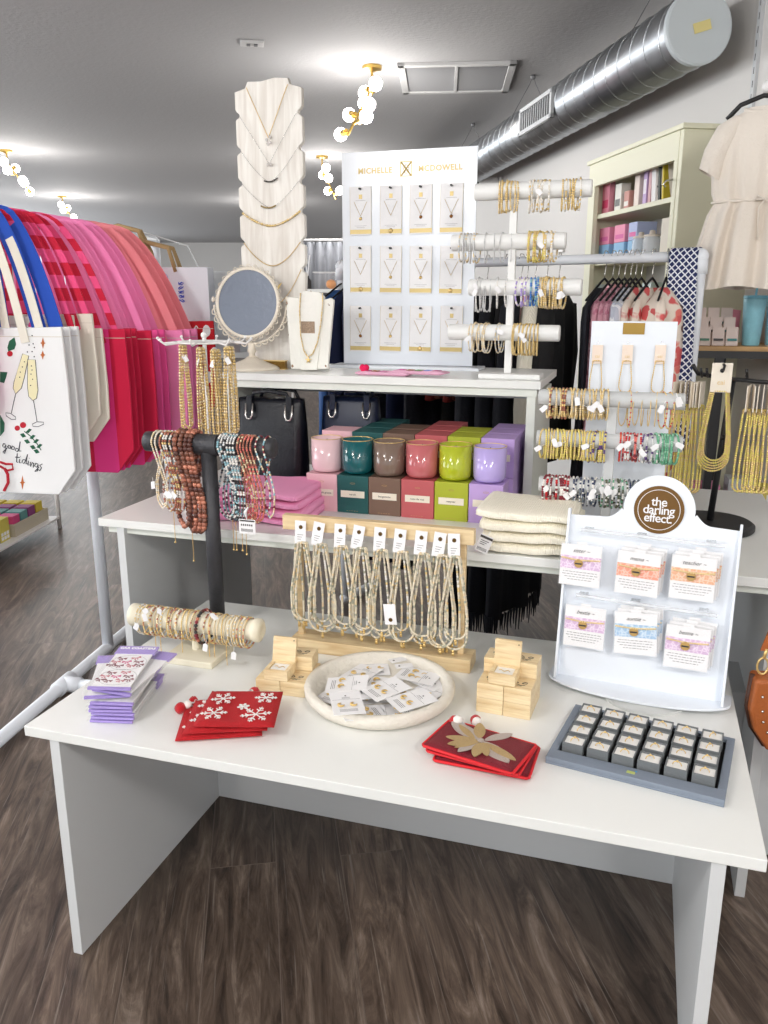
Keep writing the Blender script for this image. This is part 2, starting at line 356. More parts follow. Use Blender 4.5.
# daylight area lights set outside the added windows to brighten the shop
for a, b in ((-6.7,-3.7), (-3.4,-.5), (-.2,2.5)):
    ld = bpy.data.lights.new('fill_daylight', 'AREA'); ld.shape = 'RECTANGLE'; ld.size = b-a-.1; ld.size_y = 2.1; ld.energy = FILL_FRONT; ld.color = (.93, .97, 1)
    lo = bpy.data.objects.new('fill_daylight', ld); COL.objects.link(lo); lo.location = ((a+b)/2, -4.75, 1.52); lo.rotation_euler = (-pi/2, 0, 0)
for i in range(6):  # more fill, outside the added left windows
    a = -3.2+4*i; ld = bpy.data.lights.new('fill_daylight', 'AREA'); ld.shape = 'RECTANGLE'; ld.size = 2.9; ld.size_y = 2.0; ld.energy = FILL_LEFT; ld.color = (.93, .97, 1)
    lo = bpy.data.objects.new('fill_daylight', ld); COL.objects.link(lo); lo.location = (-7.3, a+1.5, 1.55); lo.rotation_euler = (pi/2, 0, -pi/2)
wd = bpy.data.worlds.new('world'); sc.world = wd; wd.use_nodes = True
wd.node_tree.nodes['Background'].inputs[0].default_value = (.85, .92, 1, 1); wd.node_tree.nodes['Background'].inputs[1].default_value = 1.0

# ================================================================== TABLES
def table(name, label, a0, a1, b0, b1, zt, ins, legd, th=.024, apron=0, panel=True):
    g = E(name, label, 'table', W(a0, b0, 0), TY)
    w = a1-a0; d = b1-b0
    q = MB(); q.bb(0, w, 0, d, zt-th, zt); q.build('tabletop', [WHITE], g, bevel=.0015)
    if apron:
        q = MB(); q.bb(.02, w-.02, .02, .04, zt-th-apron, zt-th); q.bb(.02, w-.02, d-.04, d-.02, zt-th-apron, zt-th); q.build('apron', EDGE, g, bevel=.001)
    for s, x in ((0, ins), (1, w-ins-.025)):
        q = MB(); q.bb(x, x+.025, .004, legd, 0, zt-th); q.build('leg_panel', GREYPAN, g, bevel=.001)
    if panel:
        q = MB(); q.bb(ins+.025, w-ins-.025, legd-.02, legd, .002, zt-th); q.build('modesty_panel', GREYPAN, g)
    return g
table('display_table', 'low white laminate display table in the foreground with panel legs', 0, 1.527, 0, .83, .595, .062, .70)
table('display_table', 'taller white laminate table behind the low one, holding folded knits', -.27, 1.68, .68, 1.64, .88, .06, .82, apron=.022, panel=False)
g = E('display_riser', 'white open-fronted riser shelf holding the mirror and necklace boards', 'shelf', W(-.09, 1.15, .88), TY)
q = MB(); q.bb(0, 1.065, 0, .46, .376, .4); q.build('top_board', WHITE, g, bevel=.0015)
q = MB(); q.bb(.012, 1.053, .012, .03, .352, .376); q.build('front_rail', EDGE, g, bevel=.001)
q = MB(); q.bb(.04, 1.02, .41, .43, .30, .376); q.build('rear_rail', GREYPAN, g)
for x in (.015, 1.023):
    q = MB(); q.bb(x, x+.027, .015, .45, 0, .352); q.build('side_panel', EDGE, g, bevel=.001)
# ================================================================== ON THE LOW TABLE
Z1 = .595; Z2 = .88; Z3 = 1.28
def base_frame(p, q):            # origin halfway, rotation from p to q
    return ((p[0]+q[0])/2, (p[1]+q[1])/2, p[2]), math.atan2(q[1]-p[1], q[0]-p[0]), math.dist(p, q)
# ---- counter card stand
p = PZ(557, 674, .612); q_ = PZ(722, 703, .612)
(o0, yaw, wd_) = base_frame(p, q_)
g = E('bracelet_card_stand', 'white acrylic counter stand with round brown sign, holding six packs of bracelet cards', 'display stand', (o0[0], o0[1], Z1), yaw)
hw = wd_/2
q = MB(); 
arc = [(-hw-.02, .045), (hw+.02, .045)]+[((hw+.02)*cos(pi*i/20), .045-.02-.085*sin(pi*i/20)) for i in range(21)]
q.prism(arc[:1]+[(-(hw+.02)*cos(pi*i/20), .0-.075*sin(pi*i/20)) for i in range(21)]+arc[1:2], .012, .018); q.build('base_plate', ACR, g, bevel=.0015)
q = MB(); q.lathe([(0,0),(.1,0),(.1,.006),(.06,.012),(0,.012)], (.02, -.0, 0), 40); q.build('turntable_foot', M('clear foot', (214,216,214), .2), g)
TL = RD(7)      # lean of the back panel
hp = .408; R0 = .080; cx, cy = .012, hp+.026
poly = [(-hw, 0), (hw, 0), (hw, hp-.005)]
# right shoulder, fillet, arch
for i in range(0, 9):
    t = i/8; poly.append((cx+.118-.034*t-.0*t, hp-.002+ .0*t + .024*t*t))
ar = [( cx+R0*cos(a), cy+R0*sin(a)) for a in [RD(-6)+ (pi+RD(12))*k/36 for k in range(37)]]
poly += ar
for i in range(8, -1, -1):
    t = i/8; poly.append((cx-.118+.034*t, hp-.002+.024*t*t))
poly += [(-hw, hp-.005)]
q = MB(); q.prism(poly, 0, .004, 'y'); pan = q.build('back_panel', ACR, g, (0, 0, .018), rot=(-TL, 0, 0), bevel=.001)
for s in (-1, 1):
    q = MB(); x = s*hw; q.prism([(-.032, 0), (.02, 0), (.006, hp+.01), (-.012, hp+.012)], x-.003, x+.003, 'x'); q.build('side_fin', ACR, g, (0, 0, .018), rot=(-TL, 0, 0), bevel=.001)
BRN = M('bronze brown sign', (112,78,28), .35, .3)
sg = MB(); sg.lathe([(0, -.0015), (.056, -.0015), (.056, 0)], (0,0,0), 48, 0, 'y'); sg = sg.build('round_sign', BRN, pan, (cx, -.0006, cy))
q = MB(); q.lathe([(.0462,-.0021),(.0475,-.0021),(.0475,-.0014),(.0462,-.0014),(.0462,-.0021)], (0,0,0), 60, 0, 'y'); q.build('sign_ring', CARD, pan, (cx, -.0006, cy))
text('the\ndarling\neffect.', .029, CARD, pan, (cx, -.003, cy-.001), name='sign_lettering', bold=.0003, line=.66, sp=.92)
for zz in (hp-.035, hp-.195):
    q = MB(); q.tube([(-hw+.035, -.028, zz), (hw-.03, -.028, zz-.004)], .0045, 10)
    for x in (-hw+.05, -.02, hw-.06): q.box((x, -.014, zz), (.02, .028, .008))
    q.build('clear_rod', CLEAR, pan, smooth=False)
def pat_mat(name, a, b):
    m, N, L, bb = nodes_mat(name); tc = N.new('ShaderNodeTexCoord'); v = N.new('ShaderNodeTexVoronoi'); v.inputs['Scale'].default_value = 95; v.feature = 'DISTANCE_TO_EDGE'
    r = N.new('ShaderNodeValToRGB'); r.color_ramp.elements[0].position = .03; r.color_ramp.elements[1].position = .12; r.color_ramp.elements[0].color = lin(b); r.color_ramp.elements[1].color = lin(a)
    L.new(tc.outputs['Object'], v.inputs['Vector']); L.new(v.outputs['Distance'], r.inputs[0]); L.new(r.outputs[0], bb.inputs['Base Color']); return m
LIL = pat_mat('lilac floral band', (214,180,216), (240,222,240)); ORG = pat_mat('coral floral band', (238,150,120), (248,200,180))
TAN = pat_mat('peach floral band', (232,172,132), (246,212,186)); BLU = pat_mat('blue floral band', (160,194,226), (212,228,242))
INV = bpy.data.objects
def bracelet_card(word, band, cord, label, loc, yaw, tilt, group=None, back=False, side=0):
    c = E('bracelet_card', label, 'bracelet card', loc, 0, group, rot=(-TL, side, yaw))
    q = MB(); q.bb(-.048, .048, 0, .0012, -.1, 0); q.bb(-.012, .012, 0, .0008, -.001, .007); q.build('card', CARD, c, bevel=.0004)
    q = MB(); q.bb(-.0475, .0475, -.0006, 0, -.059, -.028); q.build('printed_band', band, c)
    q = MB(); q.bb(-.051, .051, -.003, -.0028, -.102, .004); q.build('plastic_sleeve', FILM, c)
    q = MB(); q.beads([(-.046+.092*i/16, -.0025-.001*sin(pi*i/16), -.0335-.003*sin(pi*i/16)) for i in range(17)], .0022, .0048, False, (0,), 6)
    q.build('cord', cord, c, smooth=True)
    q = MB(); q.lathe([(0,-.0018),(.0095,-.0018),(.0105,-.0005),(.0105,0)], (-.004, -.0035, -.045), 24, 0, 'y'); q.bb(-.012, .004, -.0065, -.0055, -.047, -.0435, 1); q.build('disc_charm', [M('coin gold', (190,154,92), .5, .15), INK], c)
    if not back:
        text(word+' ~', .013, INK, c, (0, -.0008, -.015), shear=.4, ext=.0001)
        q = MB()
        for k in range(4):
            w = (.04, .042, .036, .028)[k]; x = -w
            while x < w:
                l = random.uniform(.003, .009); q.bb(x, min(w, x+l), -.0004, 0, -.0675-.0062*k, -.066-.0062*k); x += l+.0022
        q.build('small_print', LINK, c)
    return c
def on_panel(px, py, off):           # line of sight onto the leaning back panel
    r = ray(px, py); best = None
    lo, hi = .8, 3.
    def f(t):
        X, Y, Z = r[0]*t, t, H+r[2]*t
        d = (X-o0[0])*(-sin(yaw))+(Y-o0[1])*cos(yaw)
        return d-((Z-Z1-.018)*math.tan(TL)-off)
    for _ in range(50):
        m = (lo+hi)/2
        if f(m) > 0: hi = m
        else: lo = m
    return (r[0]*m, m, H+r[2]*m)
cards = [(582,545,'sister',LIL,1,'lilac bracelet card reading sister in the top left slot',0),
         (640,553,'mama',ORG,3,'coral bracelet card reading mama at the front of the top middle slot',.02),
         (695,557,'teacher',TAN,3,'peach bracelet card reading teacher at the front of the top right slot',0),
         (586,607,'bestie',LIL,1,'lilac bracelet card reading bestie in the bottom left slot',0),
         (636,613,'auntie',BLU,3,'pale blue bracelet card reading auntie in the bottom middle slot',-.07),
         (689,627,'bestie',LIL,3,'lilac bracelet card reading bestie at the front of the bottom right slot',0)]
CORDG = M('cream gold cord', (236,212,160), .5); 
for i, (x, y, w, bd, n, lb, sd) in enumerate(cards):
    for k in range(n):
        off = .030 if n == 1 else .036-.008*k
        P = on_panel(x+k*3.0, y-k*3.2, off)
        if k == 0: bracelet_card(w, bd, CORDG, lb, P, yaw, 0, side=sd)
        else: bracelet_card(w, bd, CORDG, 'bracelet card tucked behind the '+('top ' if i < 3 else 'bottom ')+('left','middle','right')[i % 3]+' pack of the stand', P, yaw, 0, 'bracelet cards behind the '+('top ' if i < 3 else 'bottom ')+('left','middle','right')[i % 3]+' front card', True, side=sd+.01*k)
# ---- ring tray and ring boxes
TG = M('slate blue leatherette', (126,136,150), .55, bump=.2, scale=400); RBX = M('charcoal leatherette', (112,116,118), .5)
BLKV = M('black velvet', (24,24,27), .95)
P1, P2, P3 = PZ(545, 763, Z1), PZ(724, 808, Z1), PZ(735, 740, Z1+.012)
yawt = math.atan2(P2[1]-P1[1], P2[0]-P1[0]); wt = math.dist(P1, P2); dt = (P3[0]-P2[0])*(-sin(yawt))+(P3[1]-P2[1])*cos(yawt)
g = E('ring_tray', 'slate blue tray of ring boxes at the right end of the low table', 'tray', P1, yawt)
q = MB(); q.bb(0, wt, 0, dt, 0, .006); q.bb(0, wt, 0, .036, .006, .016); q.bb(0, wt, dt-.012, dt, .006, .016); q.bb(0, .016, .036, dt-.012, .006, .016); q.bb(wt-.016, wt, .036, dt-.012, .006, .016)
tr = q.build('tray_frame', TG, g, bevel=.0015)
q = MB(); q.bb(.016, wt-.016, .036, dt-.012, .0055, .0075); q.build('velvet_lining', BLKV, g)
q = MB(); q.box((0,0,0), (.016, .009, .0006)); q.build('logo', M('lime print', (186,196,110), .6), g, (wt*.49, .017, .0163))
q = MB(); q.box((0,0,0), (.004, .004, .0006)); q.build('logo_dot', M('blue print', (70,150,200), .6), g, (wt*.49+.009, .024, .0163))
rb = E('ring_box', 'x', 'ring box')
bw, bd_, bh = .043, .039, .025
q = MB(); q.bb(-bw/2, bw/2, -bd_/2, bd_/2, 0, .012)
t = .0024
q.bb(-bw/2, bw/2, -bd_/2, -bd_/2+t, .012, bh); q.bb(-bw/2, bw/2, bd_/2-t, bd_/2, .012, bh); q.bb(-bw/2, -bw/2+t, -bd_/2+t, bd_/2-t, .012, bh); q.bb(bw/2-t, bw/2, -bd_/2+t, bd_/2-t, .012, bh)
q.build('box_body', RBX, rb, bevel=.0008)
q = MB(); q.bb(-bw/2+t, bw/2-t, -bd_/2+t, bd_/2-t, .011, .0218); q.build('foam_insert', M('white foam', (240,238,234), .8), rb, bevel=.001)
q = MB(); q.tube([(.0085*cos(pi*i/12), 0, .0215+.0085*sin(pi*i/12)) for i in range(13)], .0010, 6); q.ball((0,0,.0305), .0026, 8, 1); rg = q.build('ring', [GOLD, GOLD], rb, smooth=True, rz=.5)
sx = (wt-.036)/6; sy = (dt-.05)/4
rowN = ('front', 'second', 'third', 'back'); colN = ('first', 'second', 'third', 'fourth', 'fifth', 'last')
for j in range(4):
    for i in range(6):
        lx = .018+sx*(i+.5)+random.uniform(-.001, .001); ly = .037+sy*(j+.5)
        P = (P1[0]+lx*cos(yawt)-ly*sin(yawt), P1[1]+lx*sin(yawt)+ly*cos(yawt), Z1+.0078)
        lb = 'small charcoal ring box, %s from the left in the %s row of the blue tray' % (colN[i], rowN[j])
        if i == j == 0: rb.location = P; rb.rotation_euler = (0,0,yawt); rb['label'] = lb; rb['group'] = 'ring boxes in the blue tray'
        else:
            r = dup(rb, P, yawt+random.uniform(-.03, .03), lb)
            r.children[0]
            for ch in r.children:
                if ch.name.startswith('ring'): ch.rotation_euler = (0, 0, random.uniform(-.2, .9))
# ---- pouches
def cushion(poly4, th, n=14, wob=.002):
    # soft flat bag between four corners (local xy), rounded edges
    q = MB(); vs = []; A, B, C, D = poly4
    for s in (1, -1):
        for j in range(n+1):
            for i in range(n+1):
                u, v = i/n, j/n
                x = A[0]*(1-u)*(1-v)+B[0]*u*(1-v)+C[0]*u*v+D[0]*(1-u)*v; y = A[1]*(1-u)*(1-v)+B[1]*u*(1-v)+C[1]*u*v+D[1]*(1-u)*v
                e = min(1, min(u, 1-u, v, 1-v)*9); h = th/2*(.25+.75*math.sqrt(max(0, 1-(1-e)**2)))
                vs.append((x, y, th/2+s*h+(wob*sin(9*u+3*v)*e if s > 0 else 0)))
    N1 = (n+1)**2; fs = []
    for j in range(n):
        for i in range(n):
            a = j*(n+1)+i; fs.append((a, a+1, a+n+2, a+n+1)); fs.append((a+N1, a+n+1+N1, a+n+2+N1, a+1+N1))
    ring = [i for i in range(n+1)]+[j*(n+1)+n for j in range(1, n+1)]+[n*(n+1)+i for i in range(n-1, -1, -1)]+[j*(n+1) for j in range(n-1, 0, -1)]
    for k in range(len(ring)): a, b = ring[k], ring[(k+1) % len(ring)]; fs.append((a+N1, b+N1, b, a))
    return q.add(vs, fs)
def flake(q, cx, cy, r, z, mi=1, a0=0):
    for k in range(6):
        a = a0+pi*k/3
        for (s, l, off) in ((0, 1, 0), (.7, .30, .48), (-.7, .30, .48), (.7, .2, .76), (-.7, .2, .76)):
            x0, y0 = cx+r*off*cos(a), cy+r*off*sin(a); b = a+s*1.3; ll = r*l
            q.beads([(x0, y0, z), (x0+ll*cos(b), y0+ll*sin(b), z)], .0015, .0034, False, (mi,), 5)
WB = M('white seed beads', (240,236,232), .5)
REDB = M('bright red beaded cloth', (206,18,30), .7, bump=.9, scale=380, var=.12)
def pom(name, P, r, mat, label, cat='pom-pom'): pass
def pouch_pull(par, p0, p1, red, white, tail=True):
    # zip pull: cord, white wool bead, red pom-pom
    z = E
    q = MB(); q.tube([p0, tuple((p0[i]+p1[i])/2+(0,0,.006)[i] for i in range(3)), p1], .002, 6); cd = q.build('zip_pull', M('antique brass', (150,120,80), .35, 1.), par, smooth=True)
    q = MB(); q.ball((0,0,0), white, 12, jit=.04); q.build('wool_bead', M('white felt', (240,234,228), .95), cd, tuple(p0[i]*.35+p1[i]*.65+(0,0,.004)[i] for i in range(3)), smooth=True)
    q = MB(); q.ball((0,0,0), red, 16, jit=.07); q.build('pom_pom', RED, cd, p1, smooth=True)
def snow(loc, yaw_, label, w=.185, d=.15, th=.012, flakes=True, pull=None):
    g = E('coin_pouch', label, 'pouch', loc, yaw_)
    q = cushion(((-w/2, 0), (w/2, 0), (w/2-.003, d), (-w/2+.006, d)), th)
    if flakes:
        z = th+.0022
        for (x, y, r, a) in ((-.045, .112, .028, .2), (.052, .118, .026, 0), (.008, .075, .014, .3), (-.052, .045, .03, .1), (.042, .04, .034, .25)): flake(q, x, y, r, z, 1, a)
    q.build('pouch_body', [REDB, WB], g, smooth=True)
    q = MB(); q.tube([(-w/2+.01, d-.001, th/2), (w/2-.008, d-.001, th/2)], .0022, 6); q.build('zipper', M('antique brass'), g)
    if pull: pouch_pull(g, *pull)
    return g
cpx = PZ(229, 741, Z1)
snow((cpx[0]-.022, cpx[1]+.002, Z1), RD(7), 'red beaded snowflake pouch at the bottom of the stack of three', pull=((-.055, .15, .006), (-.07, .168, .012), .0105, .004))
snow((cpx[0]-.008, cpx[1]+.006, Z1+.0125), RD(5), 'red beaded snowflake pouch in the middle of the stack of three', w=.18, pull=((-.07, .145, .004), (-.115, .128, .0), .0135, .010))
snow((cpx[0]+.010, cpx[1]+.006, Z1+.025), RD(-1), 'red beaded pouch with five white snowflakes, topmost of its stack', w=.176, d=.162, pull=((-.0, .162, .004), (.012, .19, -.010), .0135, .004))
def bowpouch(loc, yaw_, label, w, d, bow=False, pulls=()):
    g = E('coin_pouch', label, 'pouch', loc, yaw_)
    th = .012; q = cushion(((-w/2, 0), (w/2, 0), (w/2, d), (-w/2, d)), th)
    q.build('pouch_body', DRED, g, smooth=True)
    q = MB(); rr = [(-w/2+.004, 0), (w/2-.004, 0), (w/2, .004), (w/2, d-.004), (w/2-.004, d), (-w/2+.004, d), (-w/2, d-.004), (-w/2, .004)]
    q.tube([(x, y, th*.5) for x, y in rr], .0032, 8, True); q.build('piping', M('bright red trim', (214,22,34), .6), g, smooth=True)
    if bow:
        def leaf(a, l, w_, c, mi, x0=0, y0=0):
            pts = []
            for i in range(17):
                t = i/16; pts.append((t*l, w_*sin(pi*t)**.7))
            for i in range(15, 0, -1):
                t = i/16; pts.append((t*l, -w_*sin(pi*t)**.7*c))
            return [(x0+x*cos(a)-y*sin(a)+.0, y0+x*sin(a)+y*cos(a)) for x, y in pts], mi
        q = MB(); k0 = 0
        for (a, l, w_, c, mi, x0, y0) in ((2.75,.085,.016,.9,0,.0,.072), (-.5,.085,.017,.9,0,.0,.068), (.95,.06,.010,1,0,.006,.075), (2.0,.058,.011,1,1,-.006,.075), (2.55,.06,.007,1,1,-.012,.066), (-.32,.075,.009,1,1,.012,.064),
                                          (-2.85,.06,.009,1,1,-.004,.064), (-2.45,.058,.010,1,1,-.002,.062), (-1.9,.052,.009,1,0,-.002,.060), (-1.35,.05,.010,1,1,.004,.060), (-.95,.045,.008,1,1,.008,.062), (-2.2,.05,.006,1,1,0,.06)):
            pl, m_ = leaf(a, l*1.12, w_*1.15, c, mi, x0, y0); q.prism(pl, th+.0002+k0*.0002, th+.0022+k0*.0002, 'z', m_); k0 += 1
        q.ball((.0, .068, th+.003), .008, 10, 0, .5)
        q.build('beaded_bow', [M('silver seed beads', (222,206,196), .5, .1, bump=1., scale=500, var=.2), M('champagne seed beads', (214,182,128), .45, .25, bump=1., scale=500, var=.25)], g, smooth=False)
    for pl in pulls: pouch_pull(g, *pl)
    return g
cB = [PZ(422, 748, .62), PZ(512, 777, .62), PZ(536.5, 742, .62), PZ(464, 722, .62)]
yb = math.atan2(cB[1][1]-cB[0][1], cB[1][0]-cB[0][0]); wb = math.dist(cB[0], cB[1]); mb = ((cB[0][0]+cB[1][0])/2, (cB[0][1]+cB[1][1])/2)
db = .125
bowpouch((mb[0]+.030, mb[1]+.004, Z1), yb+RD(12), 'dark red pouch at the bottom of the beaded bow pouch stack', wb-.004, db)
bowpouch((mb[0]+.012, mb[1]+.008, Z1+.0125), yb+RD(5), 'dark red pouch in the middle of the beaded bow pouch stack', wb-.002, db, pulls=(((-.028, db-.004, .01), (-.052, db+.038, .008), .012, .0115),))
bowpouch((mb[0], mb[1], Z1+.025), yb, 'dark red pouch with a silver and gold beaded bow, topmost of its stack', wb, db, True, pulls=(((-.060, db-.008, .01), (-.088, db-.004, .01), .011, .0115),))
# ---- round tray and earring cards
PLA = M('white plaster', (228,222,210), .8, bump=.5, scale=70, var=.03)
tc_ = PZ(380, 704, Z1); tc_ = (tc_[0]-.001, 1.792, Z1)
g = E('round_tray', 'round whitewashed tray holding loose earring cards on the low table', 'tray', tc_)
q = MB(); q.lathe([(0,0),(.15,0),(.168,.006),(.179,.02),(.180,.034),(.175,.040),(.165,.041),(.158,.037),(.152,.022),(.146,.014),(0,.012)], (0,0,0), 64); q.build('tray_body', PLA, g, smooth=True)
tag(g, g['label'], 'tray')
ec = E('earring_card', 'x', 'earring card')
q = MB(); q.bb(-.050, .050, -.035, .035, 0, .0012); q.bb(.0135, .0142, -.031, .031, .0011, .0014, 1); cd = q.build('card', [CARD, LINK], ec)
q = MB(); q.ball((.03, 0, .0014), .0022, 8, 0, .3); q.bb(.018, .0185, -.01, .01, .0012, .0015)
for i in range(3): q.bb(-.038+.004*i, -.0365+.004*i, -.02, .02, .0012, .0014, 1)
q.bb(.022, .0235, -.009, .009, .0012, .0015, 1)
q.build('print', [INK, LINK], ec)
for y in (-.014, .014):
    q = MB(); q.tube([(.0065*cos(a), .0065*sin(a), .004) for a in [2*pi*i/14 for i in range(11)]], .0022, 6, rf=[.001+.0022*sin(pi*i/10) for i in range(11)]); q.build('earring', GOLD, ec, (-.012, y, 0), smooth=True)
wh = 'white card with gold earrings '
EC = [(380,684,.020,-15,.02,'half covered near the centre of the round tray'), (428,692,.018,50,.04,'low at the right side of the round tray'), (338,694,.016,60,.0,'peeking out at the left edge of the round tray'), (347,703,.058,100,.03,'lying deepest at the left of the round tray'), (372,697,.012,12,0,'under the pile at the centre of the round tray'), (405,698,.012,-30,0,'under the pile at the right of the round tray'), (392,712,.013,185,0,'low at the front of the round tray'),
      (352,694,.024,8,.1,'face up at the left of the round tray'), (362,673,.022,60,-.05,'at the back left of the round tray'), (375,667,.016,95,0,'furthest back in the round tray'), (347,684,.036,-4,.12,'topmost at the left edge of the round tray'),
      (362,713,.026,200,.1,'at the front left of the round tray'), (425,680,.024,-38,-.08,'at the right edge of the round tray'), (418,676,.030,-25,-.04,'on top at the back right of the round tray'), (386,689,.040,35,.06,'on top at the centre of the round tray'), (412,700,.040,28,.05,'on top at the front right of the round tray')]
first = True
for (x, y, z, a, tl, lb) in EC:
    P = PZ(x, y, Z1+z); 
    if first: ec.location = P; ec.rotation_euler = (tl*.6, tl, RD(a)); ec['label'] = wh+lb; ec['group'] = 'earring cards in the round tray'; first = False
    else: dup(ec, P, rot=(tl*.5, -tl, RD(a)), label=wh+lb)
for k, (x, y, a) in enumerate(((398,660,25), (404,666,10))):
    g = E('price_tag', ('white price tag standing at the back rim of the round tray', 'white price tag lying in front of the one at the tray rim')[k], 'tag', PZ(x, y, Z1+.035), RD(a))
    q = MB(); q.bb(-.022, .022, -.012, .012, 0, .001); q.build('tag_card', CARD, g); q = MB(); q.ball((-.012, 0, .001), .003, 8, 0, .3); q.build('eyelet', INK, g)
# ---- wooden ring boxes
def woodbox(loc, yaw_, label, w=.062, d=.060, h=.036, open_=False, ang=100, mark=True, group=None):
    g = E('wooden_ring_box', label, 'wooden box', loc, yaw_, group)
    if not open_:
        q = MB(); q.bb(-w/2, w/2, -d/2, d/2, 0, h*.62); q.build('box_body', PINE2, g, bevel=.001)
        q = MB(); q.bb(-w/2, w/2, -d/2, d/2, h*.63, h); ld = q.build('lid', PINE2, g, bevel=.001)
        if mark:
            q = MB()
            for s in (-1, 1):
                q.tube([(s*.004, .002, h), (s*.009, .008, h+.0002), (s*.016, .007, h+.0002), (s*.015, .001, h+.0002), (s*.008, 0, h+.0002), (s*.004, .002, h)], .0009, 4)
            q.tube([(-.012, -.008, h), (-.004, -.006, h+.0002), (.003, -.01, h+.0002), (.013, -.007, h)], .0008, 4); q.tube([(-.006, -.013, h), (.006, -.013, h)], .0006, 4)
            q.build('burned_mark', INK, ld)
    else:
        q = MB(); q.bb(-w/2, w/2, -d/2, d/2, 0, .006); t = .009
        q.bb(-w/2, w/2, -d/2, -d/2+t, .006, h*.7); q.bb(-w/2, w/2, d/2-t, d/2, .006, h*.7); q.bb(-w/2, -w/2+t, -d/2+t, d/2-t, .006, h*.7); q.bb(w/2-t, w/2, -d/2+t, d/2-t, .006, h*.7)
        q.build('box_body', PINE2, g, bevel=.001)
        q = MB(); q.bb(-w/2+t, w/2-t, -d/2+t, d/2-t, .006, h*.6); ins = q.build('cotton_insert', M('white foam'), g, bevel=.002)
        q = MB(); q.tube([(-.013+.026*i/10, .004*sin(i), h*.6+.001) for i in range(11)], .0009, 5); q.build('chain', PGOLD, ins, smooth=True)
        q = MB(); q.bb(-w/2, w/2, 0, .010, 0, d); q.ball((w/2-.006, -.0005, d-.007), .0017, 8, 1); q.build('lid', [PINE2, INK], g, (0, d/2-.004, h*.7), rot=(-RD(ang-90), 0, 0), bevel=.001)
    return g
PA, PBq = PZ(256, 692, Z1), PZ(305, 698, Z1); oy = math.atan2(PBq[1]-PA[1], PBq[0]-PA[0])
def off(P, yw, x, y, z): return (P[0]+x*cos(yw)-y*sin(yw), P[1]+x*sin(yw)+y*cos(yw), P[2]+z)
for (i, j, lb) in ((0,0,'front left'), (1,0,'front right'), (0,1,'back left'), (1,1,'back right')):
    woodbox(off(PA, oy, .031+.063*i, .030+.061*j, 0), oy, 'closed pine ring box, %s of the four under the left open box' % lb)
woodbox(off(PA, oy, .052, .030, .0365), oy, 'open pine ring box on the left pile, lid up', open_=True, ang=104, w=.06)
woodbox(off(PA, oy, .088, .097, .0365), oy+.08, 'closed pine ring box behind the open lid on the left pile')
PA, PBq = PZ(476, 711, Z1), PZ(532, 721, Z1); oy = math.atan2(PBq[1]-PA[1], PBq[0]-PA[0])
for j, nk in ((0, 2), (1, 3)):
    for k in range(nk):
        for i in range(2):
            woodbox(off(PA, oy, .031+.063*i, .030+.062*j, .0365*k), oy, 'closed pine ring box in the right pile, %s column, %s %s' % (('front','back')[j], ('bottom','second','top')[k], ('left','right')[i]))
woodbox(off(PA, oy, .056, .034, .0735), oy, 'open pine ring box on the right pile, lid standing up', open_=True, ang=93)
# ---- coaster packs
PUR = M('lilac purple card', (164,144,212), .5); PNKM = M('dusty pink print', (196,120,130), .6); MAR = M('maroon print', (132,70,80), .6); BRT = M('rose print', (206,96,140), .6)
def coaster(loc, rot, label, full=False, w=.098, l=.205):
    g = E('coaster_pack', label, 'coaster pack', loc, 0, 'car coaster packs in the left stack', rot=rot)
    q = MB(); q.bb(-w/2+.004, w/2-.004, .004, l-.03, .001, .004); q.build('coaster_card', CARD, g, bevel=.0006)
    q = MB(); q.bb(-w/2, w/2, l-.04, l, .0005, .0046); q.build('header_card', PUR, g); q = MB(); q.bb(-w/2, w/2, -.001, .006, .0001, .0056); q.build('folded_edge', PUR, g)
    q = MB(); q.bb(-w/2-.006, w/2+.008, -.004, l+.002, .0050, .0053); q.build('plastic_sleeve', FILM, g)
    if full:
        text('CAR COASTERS', .0125, CARD, g, (0, l-.012, .0051), (0, 0, 0), name='header_lettering', bold=.0003)
        q = MB(); rr = random.Random(3)
        for cy in (.052, .122):
            for (x, y, m) in ((-.02,.02,1),(.012,.024,0),(-.03,.004,0),(-.004,.004,2),(.024,.006,1),(-.016,-.016,1),(.012,-.014,0),(.03,-.01,1),(-.036,-.012,1)):
                a = rr.uniform(-.4,.4); c, s = cos(a), sin(a)
                for sg_ in (-1, 1):
                    tri = [(0,0),(sg_*.0105,.0055),(sg_*.0115,-.0045)] if sg_ > 0 else [(0,0),(-.0115,-.0045),(-.0105,.0055)]
                    tl = [(0,0),(.0015,-.010),(.006,-.0085)] if sg_ > 0 else [(0,0),(-.006,-.0085),(-.0015,-.010)]
                    for T in (tri, tl): 
                        T2 = [(x+X*c-Y*s, cy+y+X*s+Y*c) for X, Y in T]
                        if sg_ > 0: T2 = T2[::-1]
                        q.prism(T2, .0040, .0044, 'z', m)
            q.tube([(.043*cos(2*pi*i/40), cy+.036*sin(2*pi*i/40), .0041) for i in range(40)], .0004, 4, True, 3)
        q.build('bow_print', [PNKM, MAR, BRT, LINK], g)
    return g
c0 = PZ(112, 723, Z1); c1 = PZ(167, 664, Z1); yc = math.atan2(c1[1]-c0[1], c1[0]-c0[0])-pi/2
yc = RD(-2)
for k in range(6):
    coaster((c0[0]+random.uniform(-.003,.003), c0[1]+random.uniform(-.003,.003), Z1+.0015+k*.0085), (RD(.3), 0, yc+RD(random.uniform(-3, 3))), 'flat lilac coaster pack in the lower part of the left stack')
coaster((c0[0]-.010, c0[1]+.01, Z1+.056), (RD(2.5), RD(2), yc+RD(12)), 'lilac coaster pack turned askew near the top of its stack')
coaster((c0[0]-.0, c0[1]+.012, Z1+.066), (RD(3), 0, yc+RD(-14)), 'lilac coaster pack swung to the right just under the topmost one')
